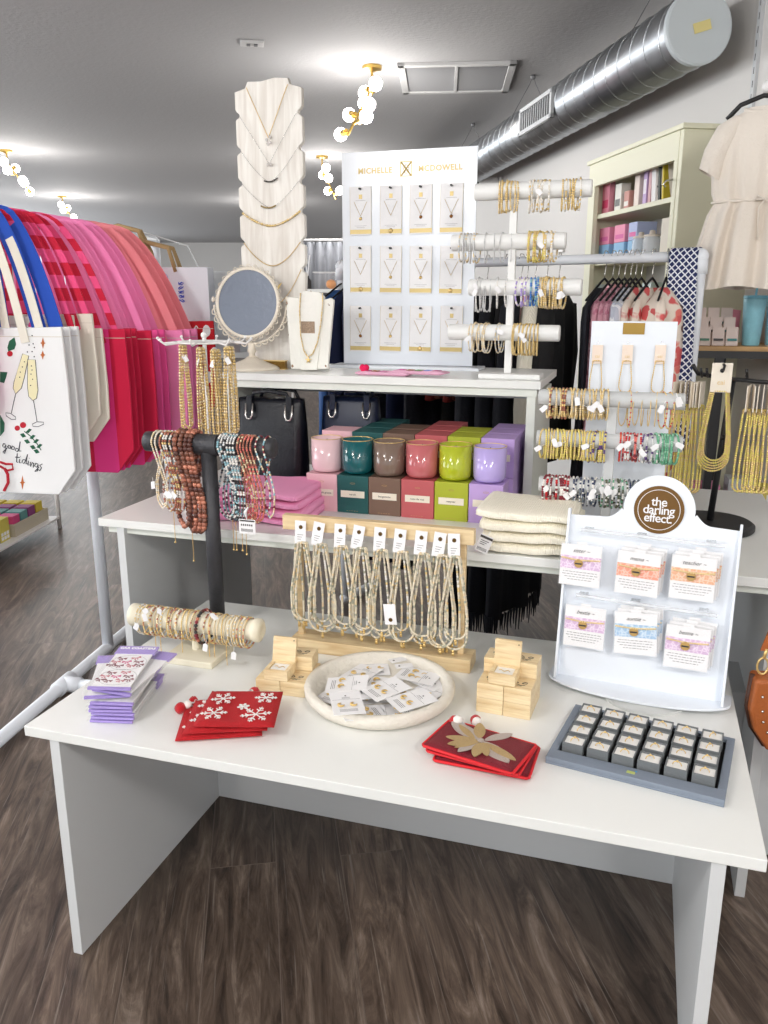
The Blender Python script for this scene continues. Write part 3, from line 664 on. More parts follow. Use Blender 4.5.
coaster((c0[0]-.002, c0[1]+.006, Z1+.078), (RD(3), 0, yc+RD(-1)), 'bow-print car coaster pack lying on top of the stack', True)
# ---- generic strings
def ringpath(ra, rb, cz, skew=0, n=20, x0=0): return [(x0+skew*sin(t), ra*sin(t), cz+rb*cos(t)) for t in [2*pi*i/n for i in range(n)]]
def barloop(rb_, L, wid, tw, n=14, lean=0):
    # loop hung over a horizontal bar (bar along x, centre at 0): wraps the bar, sides hang down and turn
    pts = []
    for i in range(9):
        a = pi*i/8; pts.append((0, rb_*cos(a), rb_*sin(a)))
    def side(s):
        o = []
        for i in range(1, n):
            t = i/n; z = -L*t; hw_ = rb_*(1-t)+wid*t
            if t > .8: hw_ = wid*math.sqrt(max(0, 1-((t-.8)/.2)**2))*1.0
            ph = tw*min(1, t*1.6); o.append((s*-1*hw_*sin(ph)+lean*t, s*hw_*cos(ph), z))
        return o
    L_ = side(-1); R_ = side(1)
    bot = [(lean, 0, -L)]
    return pts+L_+bot+R_[::-1]
def strung(name, label, cat, group, path, r, step, mats, seq=None, n=6, gap=.35, loc=(0,0,0), rz=0, charm=None, tagp=None, closed=True):
    q = MB(); q.beads(path, r, step, closed, tuple(range(len(mats))), n, gap, seq=seq)
    o = q.build(name, mats, None, loc, rz, smooth=True); tag(o, label, cat, group)
    if charm: 
        q = MB(); q.ball((0,0,0), .004, 8, jit=.25); q.box((0, 0, -.008), (.007, .002, .009)); q.build('charm', GOLD, o, charm, smooth=True)
    if tagp:
        q = MB(); q.box((0, 0, -.010), (.013, .0012, .020)); t = q.build('price_tag', CARD, o, tagp, rot=(random.uniform(-.4,.2), random.uniform(-.9,.9), random.uniform(-.5,.5)))
        q = MB(); q.tube([(0,0,.012),(0,0,0)], .0005, 4); q.build('string', CARD, t)
    return o
AM = {k: M('bead '+k, c, r_, mt) for k, (c, r_, mt) in {
  'champagne': ((232,212,174), .3, .35), 'gold': ((230,202,140), .3, .45), 'rose': ((196,128,104), .35, .3), 'copper': ((166,104,84), .35, .2), 'brown': ((120,76,60), .4, 0), 'darkbrown': ((86,48,40), .4, 0),
  'white': ((236,232,226), .35, 0), 'pearl': ((240,232,218), .2, .1), 'silver': ((216,216,216), .3, .5), 'slate': ((104,116,124), .35, .2), 'aqua': ((142,186,196), .35, 0), 'black': ((44,42,44), .4, 0), 'cream': ((226,216,192), .45, 0),
  'ivory': ((214,204,184), .4, 0), 'sage': ((170,170,150), .45, 0), 'red': ((196,36,40), .4, 0), 'maroon': ((128,34,48), .45, 0), 'purple': ((92,58,124), .4, 0), 'lilac': ((176,156,216), .4, 0), 'blue': ((60,120,196), .4, 0), 'navy': ((48,58,92), .5, 0),
  'orange': ((224,98,52), .45, 0), 'green': ((104,172,136), .45, 0), 'mint': ((150,200,170), .45, 0), 'coral': ((226,120,110), .45, 0), 'pink': ((228,168,176), .4, 0), 'yellow': ((232,214,122), .35, .25), 'olive': ((86,92,70), .5, 0)}.items()}
def mm(*k): return [AM[x] for x in k]
# ---- cream roll with bracelets
cr = W(.176, .455, Z1); LR = .395
g = E('bracelet_roll_stand', 'cream padded roll on a short post holding many fine bracelets', 'display stand', cr, TY)
q = MB(); q.bb(-.06, .085, -.075, .05, 0, .018); q.build('base', CREAM, g, bevel=.003)
q = MB(); q.lathe([(.012, .018), (.012, .075)], (.0, 0, 0), 16); q.build('post', CREAM, g, smooth=False)
q = MB(); q.lathe([(0,-LR/2),(.018,-LR/2),(.031,-LR/2+.008),(.031,-LR/2+.022),(.027,-LR/2+.028),(.027,LR/2-.028),(.031,LR/2-.022),(.031,LR/2-.008),(.018,LR/2),(.014,LR/2-.002),(0,LR/2-.004)], (0,0,.092), 28, 0, 'x'); q.build('padded_roll', CREAM, g, smooth=True)
protos = []
sets = [(('champagne','gold','white'), .0019, .0042), (('gold',), .0022, .005), (('rose','champagne','gold'), .0025, .0052), (('pearl','gold'), .0024, .005), (('copper','gold','cream'), .0023, .005), (('champagne',), .0017, .0036)]
for i, (ks, r, st) in enumerate(sets):
    sk = random.uniform(-.004,.004); protos.append(strung('beaded_bracelet', 'fine beaded bracelet worn round the cream padded roll', 'bracelet', 'bracelets on the cream padded roll', ringpath(.0335, .041, -.0085, sk), r, st, mm(*ks), loc=(0,0,0)))
drk = strung('beaded_bracelet', 'chunky dark plum beaded bracelet at the middle of the cream roll', 'bracelet', None, ringpath(.037, .046, -.009, .006), .005, .009, mm('maroon','darkbrown','rose','black'), loc=off(cr, TY, .028, 0, .092), rz=TY)
xs = [-.16+.32*i/33 for i in range(34)]
used = set()
for i, x in enumerate(xs):
    if abs(x-.028) < .008: continue
    k = random.randrange(6) if i > 6 else i-1 if 0 < i else 0
    P = off(cr, TY, x+random.uniform(-.002,.002), 0, .092-random.uniform(0,.002))
    if k not in used: protos[k].location = P; protos[k].rotation_euler = (0,0,TY+random.uniform(-.06,.06)); used.add(k)
    else: dup(protos[k], P, TY+random.uniform(-.09,.09))
def hangtag(P, rot, label, cat='tag', w=.014, h=.022, group=None, name='price_tag'):
    g = E(name, label, cat, P, 0, group, rot=rot)
    q = MB(); q.prism([(-w/2,-h),(w/2,-h),(w/2,-.003),(w*.2,0),(-w*.2,0),(-w/2,-.003)], 0, .0006, 'y'); q.build('tag_card', CARD, g)
    q = MB(); q.tube([(0,0,-.001),(0,.0,.012)], .0006, 4); q.build('string', CARD, g); return g
for (x, y, r1, r2) in ((140,622,.3,.5), (146,612,.2,-.2), (162,607,1.2,.4), (213,612,1.1,-.6), (208,642,0,.2), (236,650,0,.1), (150,608,.9,.9)):
    a, z = PB(x, y, .42); hangtag(W(a, .408, z), (r1*.3, r2, TY), 'small white price tag hanging from a bracelet on the cream roll', group='price tags on the cream roll')
for (x, l) in ((-.10,.05), (-.085,.05), (.06,.055), (.075,.04), (-.02,.045), (.11,.05)):
    q = MB(); q.beads([(0,-.036,-.02), (0,-.038,-.045), (0,-.038,-.045-l)], .0012, .003, False, (0,)); q.ball((0,-.038,-.047-l), .003, 8); tag(q.build('bracelet_chain_tail', GOLD, None, off(cr, TY, x, 0, .092), TY), 'thin gold extender chain dangling below the cream roll', 'chain', 'extender chains below the cream roll')
# ---- tall dark pipe necklace stand
ps = W(.148, .625, Z1); zb = .540
PIPE = M('charcoal pipe', (66,66,70), .5, .35, bump=.4, scale=35, var=.25)
g = E('necklace_pipe_stand', 'dark grey pipe T stand draped with beaded necklaces', 'display stand', ps, TY)
q = MB(); q.lathe([(0,0),(.045,0),(.045,.008),(.03,.012),(0,.012)], (0,0,0), 32); q.build('base', PIPE, g, smooth=False)
q = MB(); q.tube([(0,0,.01), (0,0,zb-.02)], .0215, 20); q.build('post', PIPE, g, smooth=True)
HB = .196
q = MB(); q.lathe([(0,-HB),(.023,-HB),(.028,-HB+.004),(.028,-HB+.03),(.025,-HB+.034),(.025,HB-.034),(.028,HB-.03),(.028,HB-.004),(.023,HB),(0,HB)], (.002,0,zb), 28, 0, 'x'); q.build('cross_bar', PIPE, g, smooth=True)
q = MB(); q.lathe([(.029,-.034),(.029,.034)], (0,0,zb), 24, 0, 'x'); q.build('tee_fitting', PIPE, g, smooth=False)
def pn(xs, mats, L, r, st, label, group, wid=.03, tw=1.1, tails=(), tagat=(), seq=None, gap=.35):
    pr = None
    for i, x in enumerate(xs):
        l = L+random.uniform(-.012,.012); P = off(ps, TY, x, 0, zb)
        if i < 2 or random.random() < .35:
            o = strung('beaded_necklace', label, 'necklace', group, barloop(.028+r, l, wid*random.uniform(.8,1.15), tw*random.uniform(.8,1.1), lean=random.uniform(-.006,.006)), r, st, mats, loc=P, rz=TY, seq=seq, gap=gap, tagp=(0, -.037, -.09-random.random()*.06) if i in tagat else None); pr = o
        else: dup(pr, P, TY+random.uniform(-.12,.12))
        if i in tails:
            q = MB(); q.beads([(0,-.0,-L-.0),(0,-.0,-L-.085)], .0011, .003, False, (0,)); q.ball((0,0,-L-.088), .003, 8); q.build('extender_chain', GOLD, o)
pn((-.158,-.147), mm('champagne','pearl'), .185, .0028, .006, 'pale gold beaded necklace furthest left on the dark pipe bar', 'pale necklaces at the left end of the pipe bar', tagat=(0,))
pn((-.132,-.122,-.112,-.100), mm('rose','copper','white','gold'), .20, .0032, .007, 'rose and copper beaded necklace left of the chunky ones', 'rose necklaces left of the chunky ones', tails=(3,), tagat=(1,3))
pn((-.083,-.066,-.050,-.036), mm('brown','copper','rose','darkbrown','brown'), .25, .0075, .0125, 'chunky brown wooden-bead necklace just left of the post', 'chunky brown necklaces', wid=.036, tw=.9, tails=(1,), gap=.6)
pn((.045,.054,.063,.072,.081,.090), mm('slate','silver','aqua','black','white'), .205, .0034, .0062, 'grey and aqua glass bead necklace right of the post', 'grey bead necklaces right of the post', tails=(2,4))
pn((.102,.111,.120,.129,.138), mm('rose','copper','champagne','coral'), .215, .0030, .006, 'copper and rose bead necklace on the right half of the bar', 'copper bead necklaces on the right half', tails=(0,), tagat=(3,))
pn((.155,.178), mm('champagne','maroon','aqua','pearl'), .19, .0027, .007, 'thin multicolour necklace at the right end of the pipe bar', 'thin necklaces at the right end of the pipe bar', wid=.026)
P = PB(246, 520, .57); g = E('price_tag', 'larger white tag with a printed bar code hanging under the copper necklaces', 'tag', W(P[0], .575, P[1]), TY)
q = MB(); q.bb(-.024, .024, 0, .001, -.04, 0); q.build('tag_card', CARD, g)
q = MB(); q.bb(-.022, .022, -.0005, 0, -.006, -.002)
for i in range(12): q.bb(-.018+i*.003, -.0168+i*.003, -.0005, 0, -.034, -.026)
for i in range(6): q.bb(-.018+i*.006, -.0145+i*.006, -.0005, 0, -.018, -.013)
q.build('printed_code', INK, g)
q = MB(); q.tube([(0,0,0),(-.004,0,.02),(.006,-.002,.035)], .004, 6, rf=[.001,.005,.002]); q.build('knotted_string', CARD, g, smooth=True)
# ---- pine necklace rack
rk = W(.405, .585, Z1)
g = E('necklace_rack', 'pine necklace rack with a long base and nine carded bead bunches', 'display rack', rk, TY)
q = MB(); q.bb(.0, .495, -.03, .045, 0, .036); q.build('base', PINE, g, bevel=.002)
for x in (.018, .462):
    q = MB(); q.bb(x-.008, x+.008, .002, .016, .036, .34); q.build('upright', PINE, g, bevel=.001)
q = MB(); q.bb(-.024, .49, -.004, .020, .333, .372); q.build('top_bar', PINE, g, bevel=.001)
def drop(wt, wb, L, n=12, y=0):
    ts = [i/8*(1-wb/L) for i in range(1, 9)]; ts += [1-wb/L*(1-sin(a_)) for a_ in [pi/2*i/8 for i in range(1, 8)]]
    t0_ = 1-wb/L
    pts = [(-wt, y, 0)]+[(-(wt+(wb-wt)*min(1, t*1.6))*(1 if t <= t0_ else math.sqrt(max(0, 1-((t-t0_)/(1-t0_))**2))), y, -L*t) for t in ts]
    return pts+[(0, y, -L)]+[(-p[0], p[1], p[2]) for p in pts[::-1]]
HX = [301, 320, 340.6, 360, 380.6, 401, 422, 441, 454]
nl = 0
pos = ['first (leftmost)', 'second', 'third', 'fourth', 'middle', 'sixth', 'seventh', 'eighth', 'last (rightmost)']
for i, px_ in enumerate(HX):
    a, z = PB(px_, 530, .575); x0 = a-.405
    t = E('necklace_card', 'small white snap card on the pine bar, %s from the left' % pos[i], 'tag', off(rk, TY, x0, -.011, .362), TY, rot=(RD(-6), RD(random.uniform(-5, 9)), TY))
    q = MB(); q.bb(-.0155, .0155, -.001, 0, -.062, 0); q.build('card', CARD, t, bevel=.0004)
    q = MB(); q.lathe([(0,-.004),(.004,-.004),(.0055,-.001)], (.001,0,-.017), 12, 0, 'y'); q.build('snap', M('dark brass snap', (110,84,48), .35, 1.), t)
    q = MB()
    for k in range(3): q.bb(-.008, .008-.003*k, -.0014, -.0009, -.038-.006*k, -.0365-.006*k)
    q.build('print', LINK, t)
    for k in range(4):
        L = random.uniform(.215, .25); wb_ = (.014, .021, .029, .034)[k]*random.uniform(.9, 1.1); y = -.006-.005*k
        st = ('ivory','cream','sage','champagne','ivory','cream') if k != 1 else ('ivory','sage','cream','white','ivory','gold')
        o = strung('beaded_necklace', 'ivory heishi bead necklace in the %s bunch of the pine rack' % pos[i], 'necklace', 'ivory necklaces in the %s bunch' % pos[i], drop(.004+.002*k, wb_, L), .0033, .0062, mm(*st), loc=off(rk, TY, x0+(k-1)*.005+(-.012,.004,.012,-.004)[k]*.6, y-.004, .306), rz=TY+random.uniform(-.25,.25), charm=(0, 0, -L-.006), gap=.75)
g = E('necklace_card', 'loose white snap card hanging low among the ivory necklaces', 'tag', W(*((lambda v_: (v_[0], .55, v_[1]))(PB(389, 604, .55)))), 0, rot=(0, RD(-6), TY))
q = MB(); q.bb(-.016, .016, -.001, 0, -.056, 0); q.build('card', CARD, g, bevel=.0004)
q = MB(); q.lathe([(0,-.004),(.004,-.004),(.0055,-.001)], (.0,0,-.043), 12, 0, 'y'); q.build('snap', M('dark brass snap'), g)
# ================================================================== ON THE TALLER TABLE
def folded(loc, yaw_, w, d, h, mat, label, name='folded_sweater', cat='sweater', group=None, sag=.0, open_front=True):
    # a knit folded over: closed rolled front edge, slightly slumped
    g = MB(); n = 22; m = 26; vs = []; prof = []
    for j in range(m):
        a = 2*pi*j/m; ex = .55
        y = (abs(cos(a))**ex)*(1 if cos(a) > 0 else -1); z = (abs(sin(a))**.75)*(1 if sin(a) > 0 else -1); prof.append((y, z))
    ph = random.uniform(0, 6)
    for i in range(n+1):
        u = i/n; e = min(1, min(u, 1-u)*16+.25); ee = math.sqrt(max(0.02, 1-(1-e)**2))
        for (y, z) in prof:
            x = (u-.5)*w; yy = y*d/2*(.93+.07*ee)+.004*sin(5*u*pi+ph); zz = h/2+z*h/2*(.35+.65*ee)+.0022*sin(7*u+ph)-sag*(u-.5)
            if y < -.9 and abs(z) < .15: yy += .006     # crease at the fold
            vs.append((x, yy, zz))
    fs = [(i*m+j, i*m+(j+1) % m, (i+1)*m+(j+1) % m, (i+1)*m+j) for i in range(n) for j in range(m)]+[tuple(range(m-1, -1, -1)), tuple(range(n*m, n*m+m))]
    g.add(vs, fs); o = g.build(name, mat, None, loc, yaw_, smooth=True); return tag(o, label, cat, group)
PNK = rib_mat('pink rib knit', (252,166,210), 60, strength=.6); IVO = rib_mat('ivory rib knit', (252,246,228), 55, strength=.6)
pk = ('bottom one', 'second from the bottom', 'third from the bottom', 'topmost')
for k in range(4):
    folded(off(W(.215, .885, Z2), TY, random.uniform(-.006,.006), random.uniform(-.006,.006), k*.0235), TY+random.uniform(-.04,.04)+.03, .275-.006*k, .27, .0255, PNK, 'folded pink knit sweater, '+pk[k]+' of its stack')
for k in range(4):
    folded(off(W(1.02, .80, Z2), TY, random.uniform(-.006,.006)-.004*k, random.uniform(-.004,.004), k*.0285), TY+random.uniform(-.05,.02), .25, .24, .031, IVO, 'folded ivory knit sweater, '+pk[k]+' of its stack')
a, z = PB(487, 541, .66); g = E('price_tag', 'white bar code tag hanging from the ivory sweater stack', 'tag', W(a, .667, z+.012), 0, rot=(-.15, .35, TY))
q = MB(); q.bb(-.017, .017, -.001, 0, -.046, 0); q.build('tag_card', CARD, g)
q = MB(); q.bb(-.0165, .0165, -.0016, -.001, -.009, -.003)
for i in range(10): q.bb(-.013+i*.0026, -.0118+i*.0026, -.0015, -.001, -.042, -.034)
for i in range(3): q.bb(-.012, .010-.004*i, -.0015, -.001, -.016-.005*i, -.0145-.005*i)
q.build('printed_code', INK, g); q = MB(); q.tube([(0,0,-.002),(.002,.004,.014)], .0008, 5); q.build('string', CARD, g)
# candles and boxes
CN = [('pale pink',(226,180,188),(236,200,206)), ('teal',(22,84,84),(16,92,98)), ('mocha',(118,92,78),(126,106,94)), ('terracotta',(190,92,96),(196,106,110)), ('lime green',(172,180,46),(180,190,40)), ('lilac',(192,162,220),(190,172,232))]
WORDS = ['mimosa de grasse', 'neroli', 'bergamote', 'rose de mai', 'vetyver', 'lavande']
x0s = [.291, .392, .494, .597, .700, .803]
bx = .1005; bh = .117
def cbox(name, i, a, b, z, label, group=None):
    nm, c, c2 = CN[i]
    g = E('candle_box', label, 'candle box', W(a, b, z), TY, group)
    q = MB(); q.bb(0, bx, 0, bx, 0, bh); q.build('carton', M('carton '+nm, c, .5), g, bevel=.0012)
    q = MB(); q.bb(.012, bx-.012, -.0006, 0, bh*.42, bh*.60); lb_ = q.build('label', M('cream paper', (238,230,214), .7), g)
    text(WORDS[i], .009, INK, lb_, (bx/2, -.0012, bh*.505), name='label_lettering', ext=.0001)
    q = MB(); q.tube([(bx/2+.008*cos(t), -.0004, bh*.80+.002*sin(t)) for t in [2*pi*k/12 for k in range(12)]], .0005, 4, True)
    for k in range(5): q.bb(bx*.3+k*.008, bx*.3+k*.008+.005, -.0005, 0, bh*.055, bh*.062)
    q.build('print', M('gold print', (196,160,110), .4, .5), g)
    return g
for i in range(6):
    nm = CN[i][0]; a = x0s[i]
    cbox('', i, a, .965, Z2, nm+' candle carton in the front row under the '+nm+' candle')
    for (r, b) in enumerate([1.073, 1.18, 1.287][: (1, 3, 2, 3, 2, 3)[i]]):
        a2 = a+.012
        for k in range(2):
            cbox('', i, a2, b, Z2+k*(bh+.001), nm+' candle carton %s, %s' % (('directly behind the front carton', 'two behind the front carton', 'three behind the front carton')[r], ('resting on the table', 'upper one of two')[k]))
    g = E('candle', nm+' glass candle with a gilt rim on its own carton', 'candle', W(a+bx/2, .965+bx/2, Z2+bh+.0015), TY)
    R_ = .0485; q = MB(); q.lathe([(0,0),(.03,0),(.043,.003),(.0475,.013),(R_,.03),(R_,.104),(.0465,.104),(.046,.09),(0,.088)], (0,0,0), 40); q.build('glass_cup', M('glass '+nm, CN[i][2], .12, coat=.6), g, smooth=True)
    q = MB(); q.lathe([(.0462,.1035),(R_+.0004,.1035),(R_+.0004,.1052),(.0462,.1052),(.0462,.1035)], (0,0,0), 40); q.build('gilt_rim', GOLD, g, smooth=True)
    q = MB(); q.lathe([(0,.0882),(.045,.0882),(.045,.0902),(0,.0905)], (0,0,0), 30); q.tube([(0,0,.09),(.001,0,.1)], .001, 5, mi=1); q.build('wax', [M('wax', (236,226,214), .5), INK], g)
# black tote bags in the riser
NB = M('black leather', (10,13,24), .38, bump=.15, scale=120)
for k, (a, b, w, lb, m_) in enumerate(((-.045, 1.20, .235, 'black leather tote bag with silver rings at the left of the riser', NB), (.215, 1.32, .20, 'navy leather tote bag behind the black one', M('navy leather', (18,30,58), .4)))):
    g = E('tote_bag', lb, 'bag', W(a, b, Z2), TY)
    q = MB(); vs = []; n = 12
    for (z, s, dd) in ((0,.94,.06),(.01,1,.065),(.10,1.02,.06),(.22,1,.05),(.30,.97,.036),(.315,.96,.03)):
        for i in range(n*2):
            t = 2*pi*i/(n*2); vs.append((w/2+s*w/2*(abs(cos(t))**.35)*(1 if cos(t) > 0 else -1), dd*(abs(sin(t))**.5)*(1 if sin(t) > 0 else -1)+.004*sin(9*t), z))
    q.add(vs, [(r*24+i, r*24+(i+1) % 24, (r+1)*24+(i+1) % 24, (r+1)*24+i) for r in range(5) for i in range(24)]+[tuple(range(23,-1,-1)), tuple(range(120,144))]); q.build('bag_body', m_, g, smooth=True)
    for s in (.25, .86):
        q = MB(); q.tube([(w*s-.012,-.05,.30),(w*s-.012,-.058,.262),(w*s-.006,-.06,.25),(w*s+.006,-.06,.25),(w*s+.012,-.058,.262),(w*s+.012,-.05,.30)], .0036, 8); q.build('buckle_ring', SILV, g, smooth=True)
        q = MB(); q.box((w*s, -.05, .30), (.02, .006, .055)); q.build('strap_tab', m_, g, bevel=.002)
    for dy in (-.035, .035):
        q = MB(); q.tube([(w*.25, dy, .31),(w*.3, dy*1.1, .335),(w*.55, dy*1.4, .343),(w*.8, dy*1.1, .335),(w*.86, dy, .31)], .006, 8); q.build('handle', m_, g, smooth=True)
# acrylic bracelet stand
ac = W(1.195, .86, Z2)
FRO = M('frosted acrylic', (236,238,238), .25, trans=.35)
g = E('bracelet_stand', 'clear three-armed bracelet stand crowded with coloured bracelets', 'display stand', ac, TY)
q = MB(); q.bb(-.10, .10, -.05, .05, 0, .008); q.build('base', FRO, g, bevel=.002)
q = MB(); q.bb(-.0125, .0125, -.008, .008, .008, .40); q.build('post', FRO, g, bevel=.002)
AR = [(-.19, .175, .388), (-.19, .178, .280), (-.178, .10, .155)]
for (x0, x1, z) in AR:
    q = MB(); q.lathe([(0,x0),(.019,x0),(.021,x0+.002),(.021,x1-.002),(.019,x1),(0,x1)], (0,0,z), 24, 0, 'x'); q.build('arm', FRO, g, smooth=False)
def ringset(cen, z, xs, sets, label, group, ra=.026, rb=.036, name='beaded_bracelet', tags=0, yw=TY, per=3, tagp=None, skew=.004):
    pr = []
    for i, x in enumerate(xs):
        P = off(cen, yw, x, 0, z+random.uniform(-.003, 0))
        if len(pr) < per:
            ks, r, st = sets[i % len(sets)]; r *= 1.15
            o = strung(name, label, 'bracelet', group, ringpath(ra, rb*random.uniform(.95,1.05), -(rb-ra)*1.0, random.uniform(-skew, skew)), r, st, mm(*ks), loc=P, rz=yw+random.uniform(-.2,.2)); pr.append(o)
        else: dup(random.choice(pr), P, yw+random.uniform(-.28,.28))
    for k in range(tags):
        x = random.choice(xs); hangtag(off(cen, yw, x, -ra-.006, z+random.uniform(-.02,.015)), (random.uniform(-.3,.3), random.uniform(-1.2,1.2), yw), 'small white tag among the '+group, group='tags: '+group, w=.013, h=.021)
def rg(a, b, n): return [a+(b-a)*i/(n-1) for i in range(n)]
ringset(ac, AR[0][2], rg(-.165,-.015,17), [(('champagne','gold'), .0026, .0055), (('gold','copper'), .0028, .006)], 'champagne bead bracelet on the left half of the top clear arm', 'champagne bracelets, top clear arm', .025, .038, tags=5)
ringset(ac, AR[0][2], rg(.025,.155,9), [(('gold',), .0013, .003), (('gold','red','gold','gold'), .0019, .004)], 'thin gold bracelet with red charms on the right of the top clear arm', 'thin gold and red bracelets, top clear arm', .024, .045, tags=3, skew=.014)
ringset(ac, AR[1][2], rg(-.175,-.06,16), [(('yellow','gold'), .0024, .005), (('yellow',), .0026, .0052)], 'yellow gold bead bracelet at the left of the middle clear arm', 'yellow gold bracelets, middle clear arm', .025, .039, tags=3)
ringset(ac, AR[1][2], rg(-.052,-.012,6), [(('yellow','gold','yellow','purple'), .0026, .0055)], 'gold bracelet with purple beads next to the clear post', 'gold and purple bracelets', .025, .040, tags=1)
ringset(ac, AR[1][2], rg(.025,.075,7), [(('orange','red'), .0024, .005), (('maroon','coral'), .0024, .005), (('red','white'), .0024, .005)], 'orange and red cord bracelet on the right of the middle clear arm', 'orange and red bracelets', .025, .038, tags=3)
ringset(ac, AR[1][2], rg(.085,.10,3), [(('purple','white','silver'), .0024, .005)], 'purple and white bracelet between the red and the green ones', 'purple and white bracelets', .025, .038)
ringset(ac, AR[1][2], rg(.112,.16,8), [(('green','mint'), .0026, .005), (('green','mint','white'), .0028, .0055)], 'green bead bracelet near the right end of the middle clear arm', 'green bracelets, middle clear arm', .025, .038, tags=2)
ringset(ac, AR[2][2], rg(-.16,-.10,8), [(('maroon','white'), .003, .006), (('maroon','white','red'), .003, .006)], 'red and white woven bracelet at the left of the lowest clear arm', 'red and white bracelets, lowest clear arm', .025, .038, tags=2)
ringset(ac, AR[2][2], rg(-.088,-.03,7), [(('slate','white','navy'), .0024, .005), (('navy','silver'), .0024, .005)], 'navy and grey bracelet on the lowest clear arm left of the post', 'navy and grey bracelets, lowest clear arm', .025, .038, tags=3)
ringset(ac, AR[2][2], rg(-.015,.045,7), [(('olive','white','green'), .0024, .005), (('white','olive'), .003, .006)], 'olive and white bracelet in front of the clear post, lowest arm', 'olive and white bracelets, lowest clear arm', .025, .038, tags=4)
ringset(ac, AR[2][2], rg(.055,.09,4), [(('navy','slate'), .0024, .005)], 'dark blue bracelet at the right of the lowest clear arm', 'dark blue bracelets, lowest clear arm', .025, .038)
# white display board with hanging chain bracelets behind it
aL, zT = PB(592, 321, 1.0); aR, zT2 = PB(678, 322, 1.0)
g = E('display_board', 'white upright card board with a brass label and three hooks behind the clear bracelet stand', 'display board', W(aL, 1.0, Z2), TY)
q = MB(); q.bb(0, aR-aL, 0, .008, .004, zT-Z2); q.build('panel', ACR, g, bevel=.001); q = MB(); q.bb(-.01, aR-aL+.01, -.02, .07, 0, .005); q.build('foot', ACR, g, bevel=.001)
q = MB(); q.bb((aR-aL)/2-.028, (aR-aL)/2+.028, -.0015, 0, zT-Z2-.034, zT-Z2-.004); q.build('brass_label', M('brass label', (168,136,72), .3, .9), g)
for k, px_ in enumerate((598, 628, 661)):
    a, z = PB(px_, 345, .99)
    h = E('chain_bracelet', 'carded gold link bracelet on the %s hook of the white board' % ('left', 'middle', 'right')[k], 'bracelet', W(a, .992, z), TY)
    q = MB(); q.bb(-.014, .014, -.001, 0, -.05, 0); cdd = q.build('hang_card', M('blush card', (240,222,206), .6), h)
    text('cai', .012, GOLD, cdd, (0, -.0015, -.03), name='card_lettering', ext=.0001)
    q = MB(); q.tube([(0,.004,.008),(0,-.008,.010),(0,-.012,.004)], .0015, 6); q.build('hook', CLEAR, h)
    q = MB(); q.beads(drop(.010, .016, .085), .0019, .0055, True, (0,), 6, .3); q.build('chain', GOLD, h, (0, -.002, -.042), smooth=True)
# black necklace stand
bs = W(1.478, 1.115, Z2)
g = E('necklace_stand', 'black metal stand with an oval base and a hooked arm of gold necklaces', 'display stand', bs, TY)
q = MB(); q.lathe([(0,0),(.118,0),(.122,.004),(.122,.016),(.112,.023),(0,.024)], (0,0,0), 56); q.build('base', BLACK, g, smooth=False, bevel=.001)
zr = PB(710, 378, 1.115)[1]-Z2
q = MB(); q.tube([(0,0,.02), (.012,0,zr*.55), (.022,0,zr)], .009, 12); q.build('post', BLACK, g, smooth=True)
q = MB(); q.ball((.012,-.01,zr*.62), .008, 10); q.build('thumb_screw', BLACK, g)
aA = PB(655, 362, 1.115); aB = PB(768, 388, 1.02)
q = MB(); q.tube([(-.085, -.02, zr+.035), (-.07,0,zr+.012), (.0, 0, zr), (.08,-.02,zr-.004), (.2,-.05,zr-.008), (.26,-.06,zr-.006)], .006, 10); arm = q.build('arm', BLACK, g, smooth=True)
for x in (-.06, -.045, .055):
    q = MB(); q.tube([(x, 0, zr+.008), (x, -.03, zr+.006), (x-.004, -.045, zr+.02), (x-.006,-.046,zr+.03)], .0035, 8); q.build('hook', BLACK, g, smooth=True)
BC = M('beige card', (232,218,200), .6); BC2 = M('cream card', (240,230,214), .6)
def goldstr(px_, b, ztop, L, label, group, card=True, wb_=.016, proto=[]):
    a, _ = PB(px_, 400, b)
    P = W(a, b, ztop)
    if proto and random.random() < .7: o = dup(random.choice(proto), P, TY+random.uniform(-.5,.5), label, group); return o
    o = strung('gold_necklace', label, 'necklace', group, drop(.008, wb_, L), .0035, .0062, mm('yellow','gold','yellow'), loc=P, rz=TY+random.uniform(-.5,.5), gap=.6)
    if card:
        q = MB(); q.bb(-.001, .001, -.03, .03, -.004, .065); q.build('hang_card', BC2, o)
    proto.append(o); return o
zt_ = PB(690, 405, 1.1)[1]
for px_ in (676, 681, 686, 690, 694, 698, 702): goldstr(px_+random.uniform(-1,1), 1.10, zt_, random.uniform(.22,.25), 'carded yellow gold necklace in the bunch left of the black post', 'gold necklaces left of the black post')
pr2 = []
for px_ in (748, 753, 758, 763, 768, 773): goldstr(px_, 1.06, PB(758, 410, 1.06)[1], random.uniform(.2,.24), 'carded yellow gold necklace in the bunch at the right photo edge', 'gold necklaces at the right edge', proto=pr2)
a, z = PB(723, 363, 1.05)
g = E('necklace_card', 'large cream card hooked at the front of the black stand', 'card', W(a, 1.05, z), TY)
q = MB(); q.bb(-.026, .026, 0, .0015, -.078, .0); q.build('card', BC2, g, bevel=.0005)
text('cai', .018, GOLD, g, (0, -.001, -.052), name='card_lettering', ext=.0002)
q = MB(); q.tube([(.002,.05,-.004),(.002,.0,-.004),(.004,-.012,-.006),(.002,-.014,-.018)], .0035, 8); q.ball((.0,-.002,-.02), .006, 8); q.build('hook_tip', BLACK, g, smooth=True)
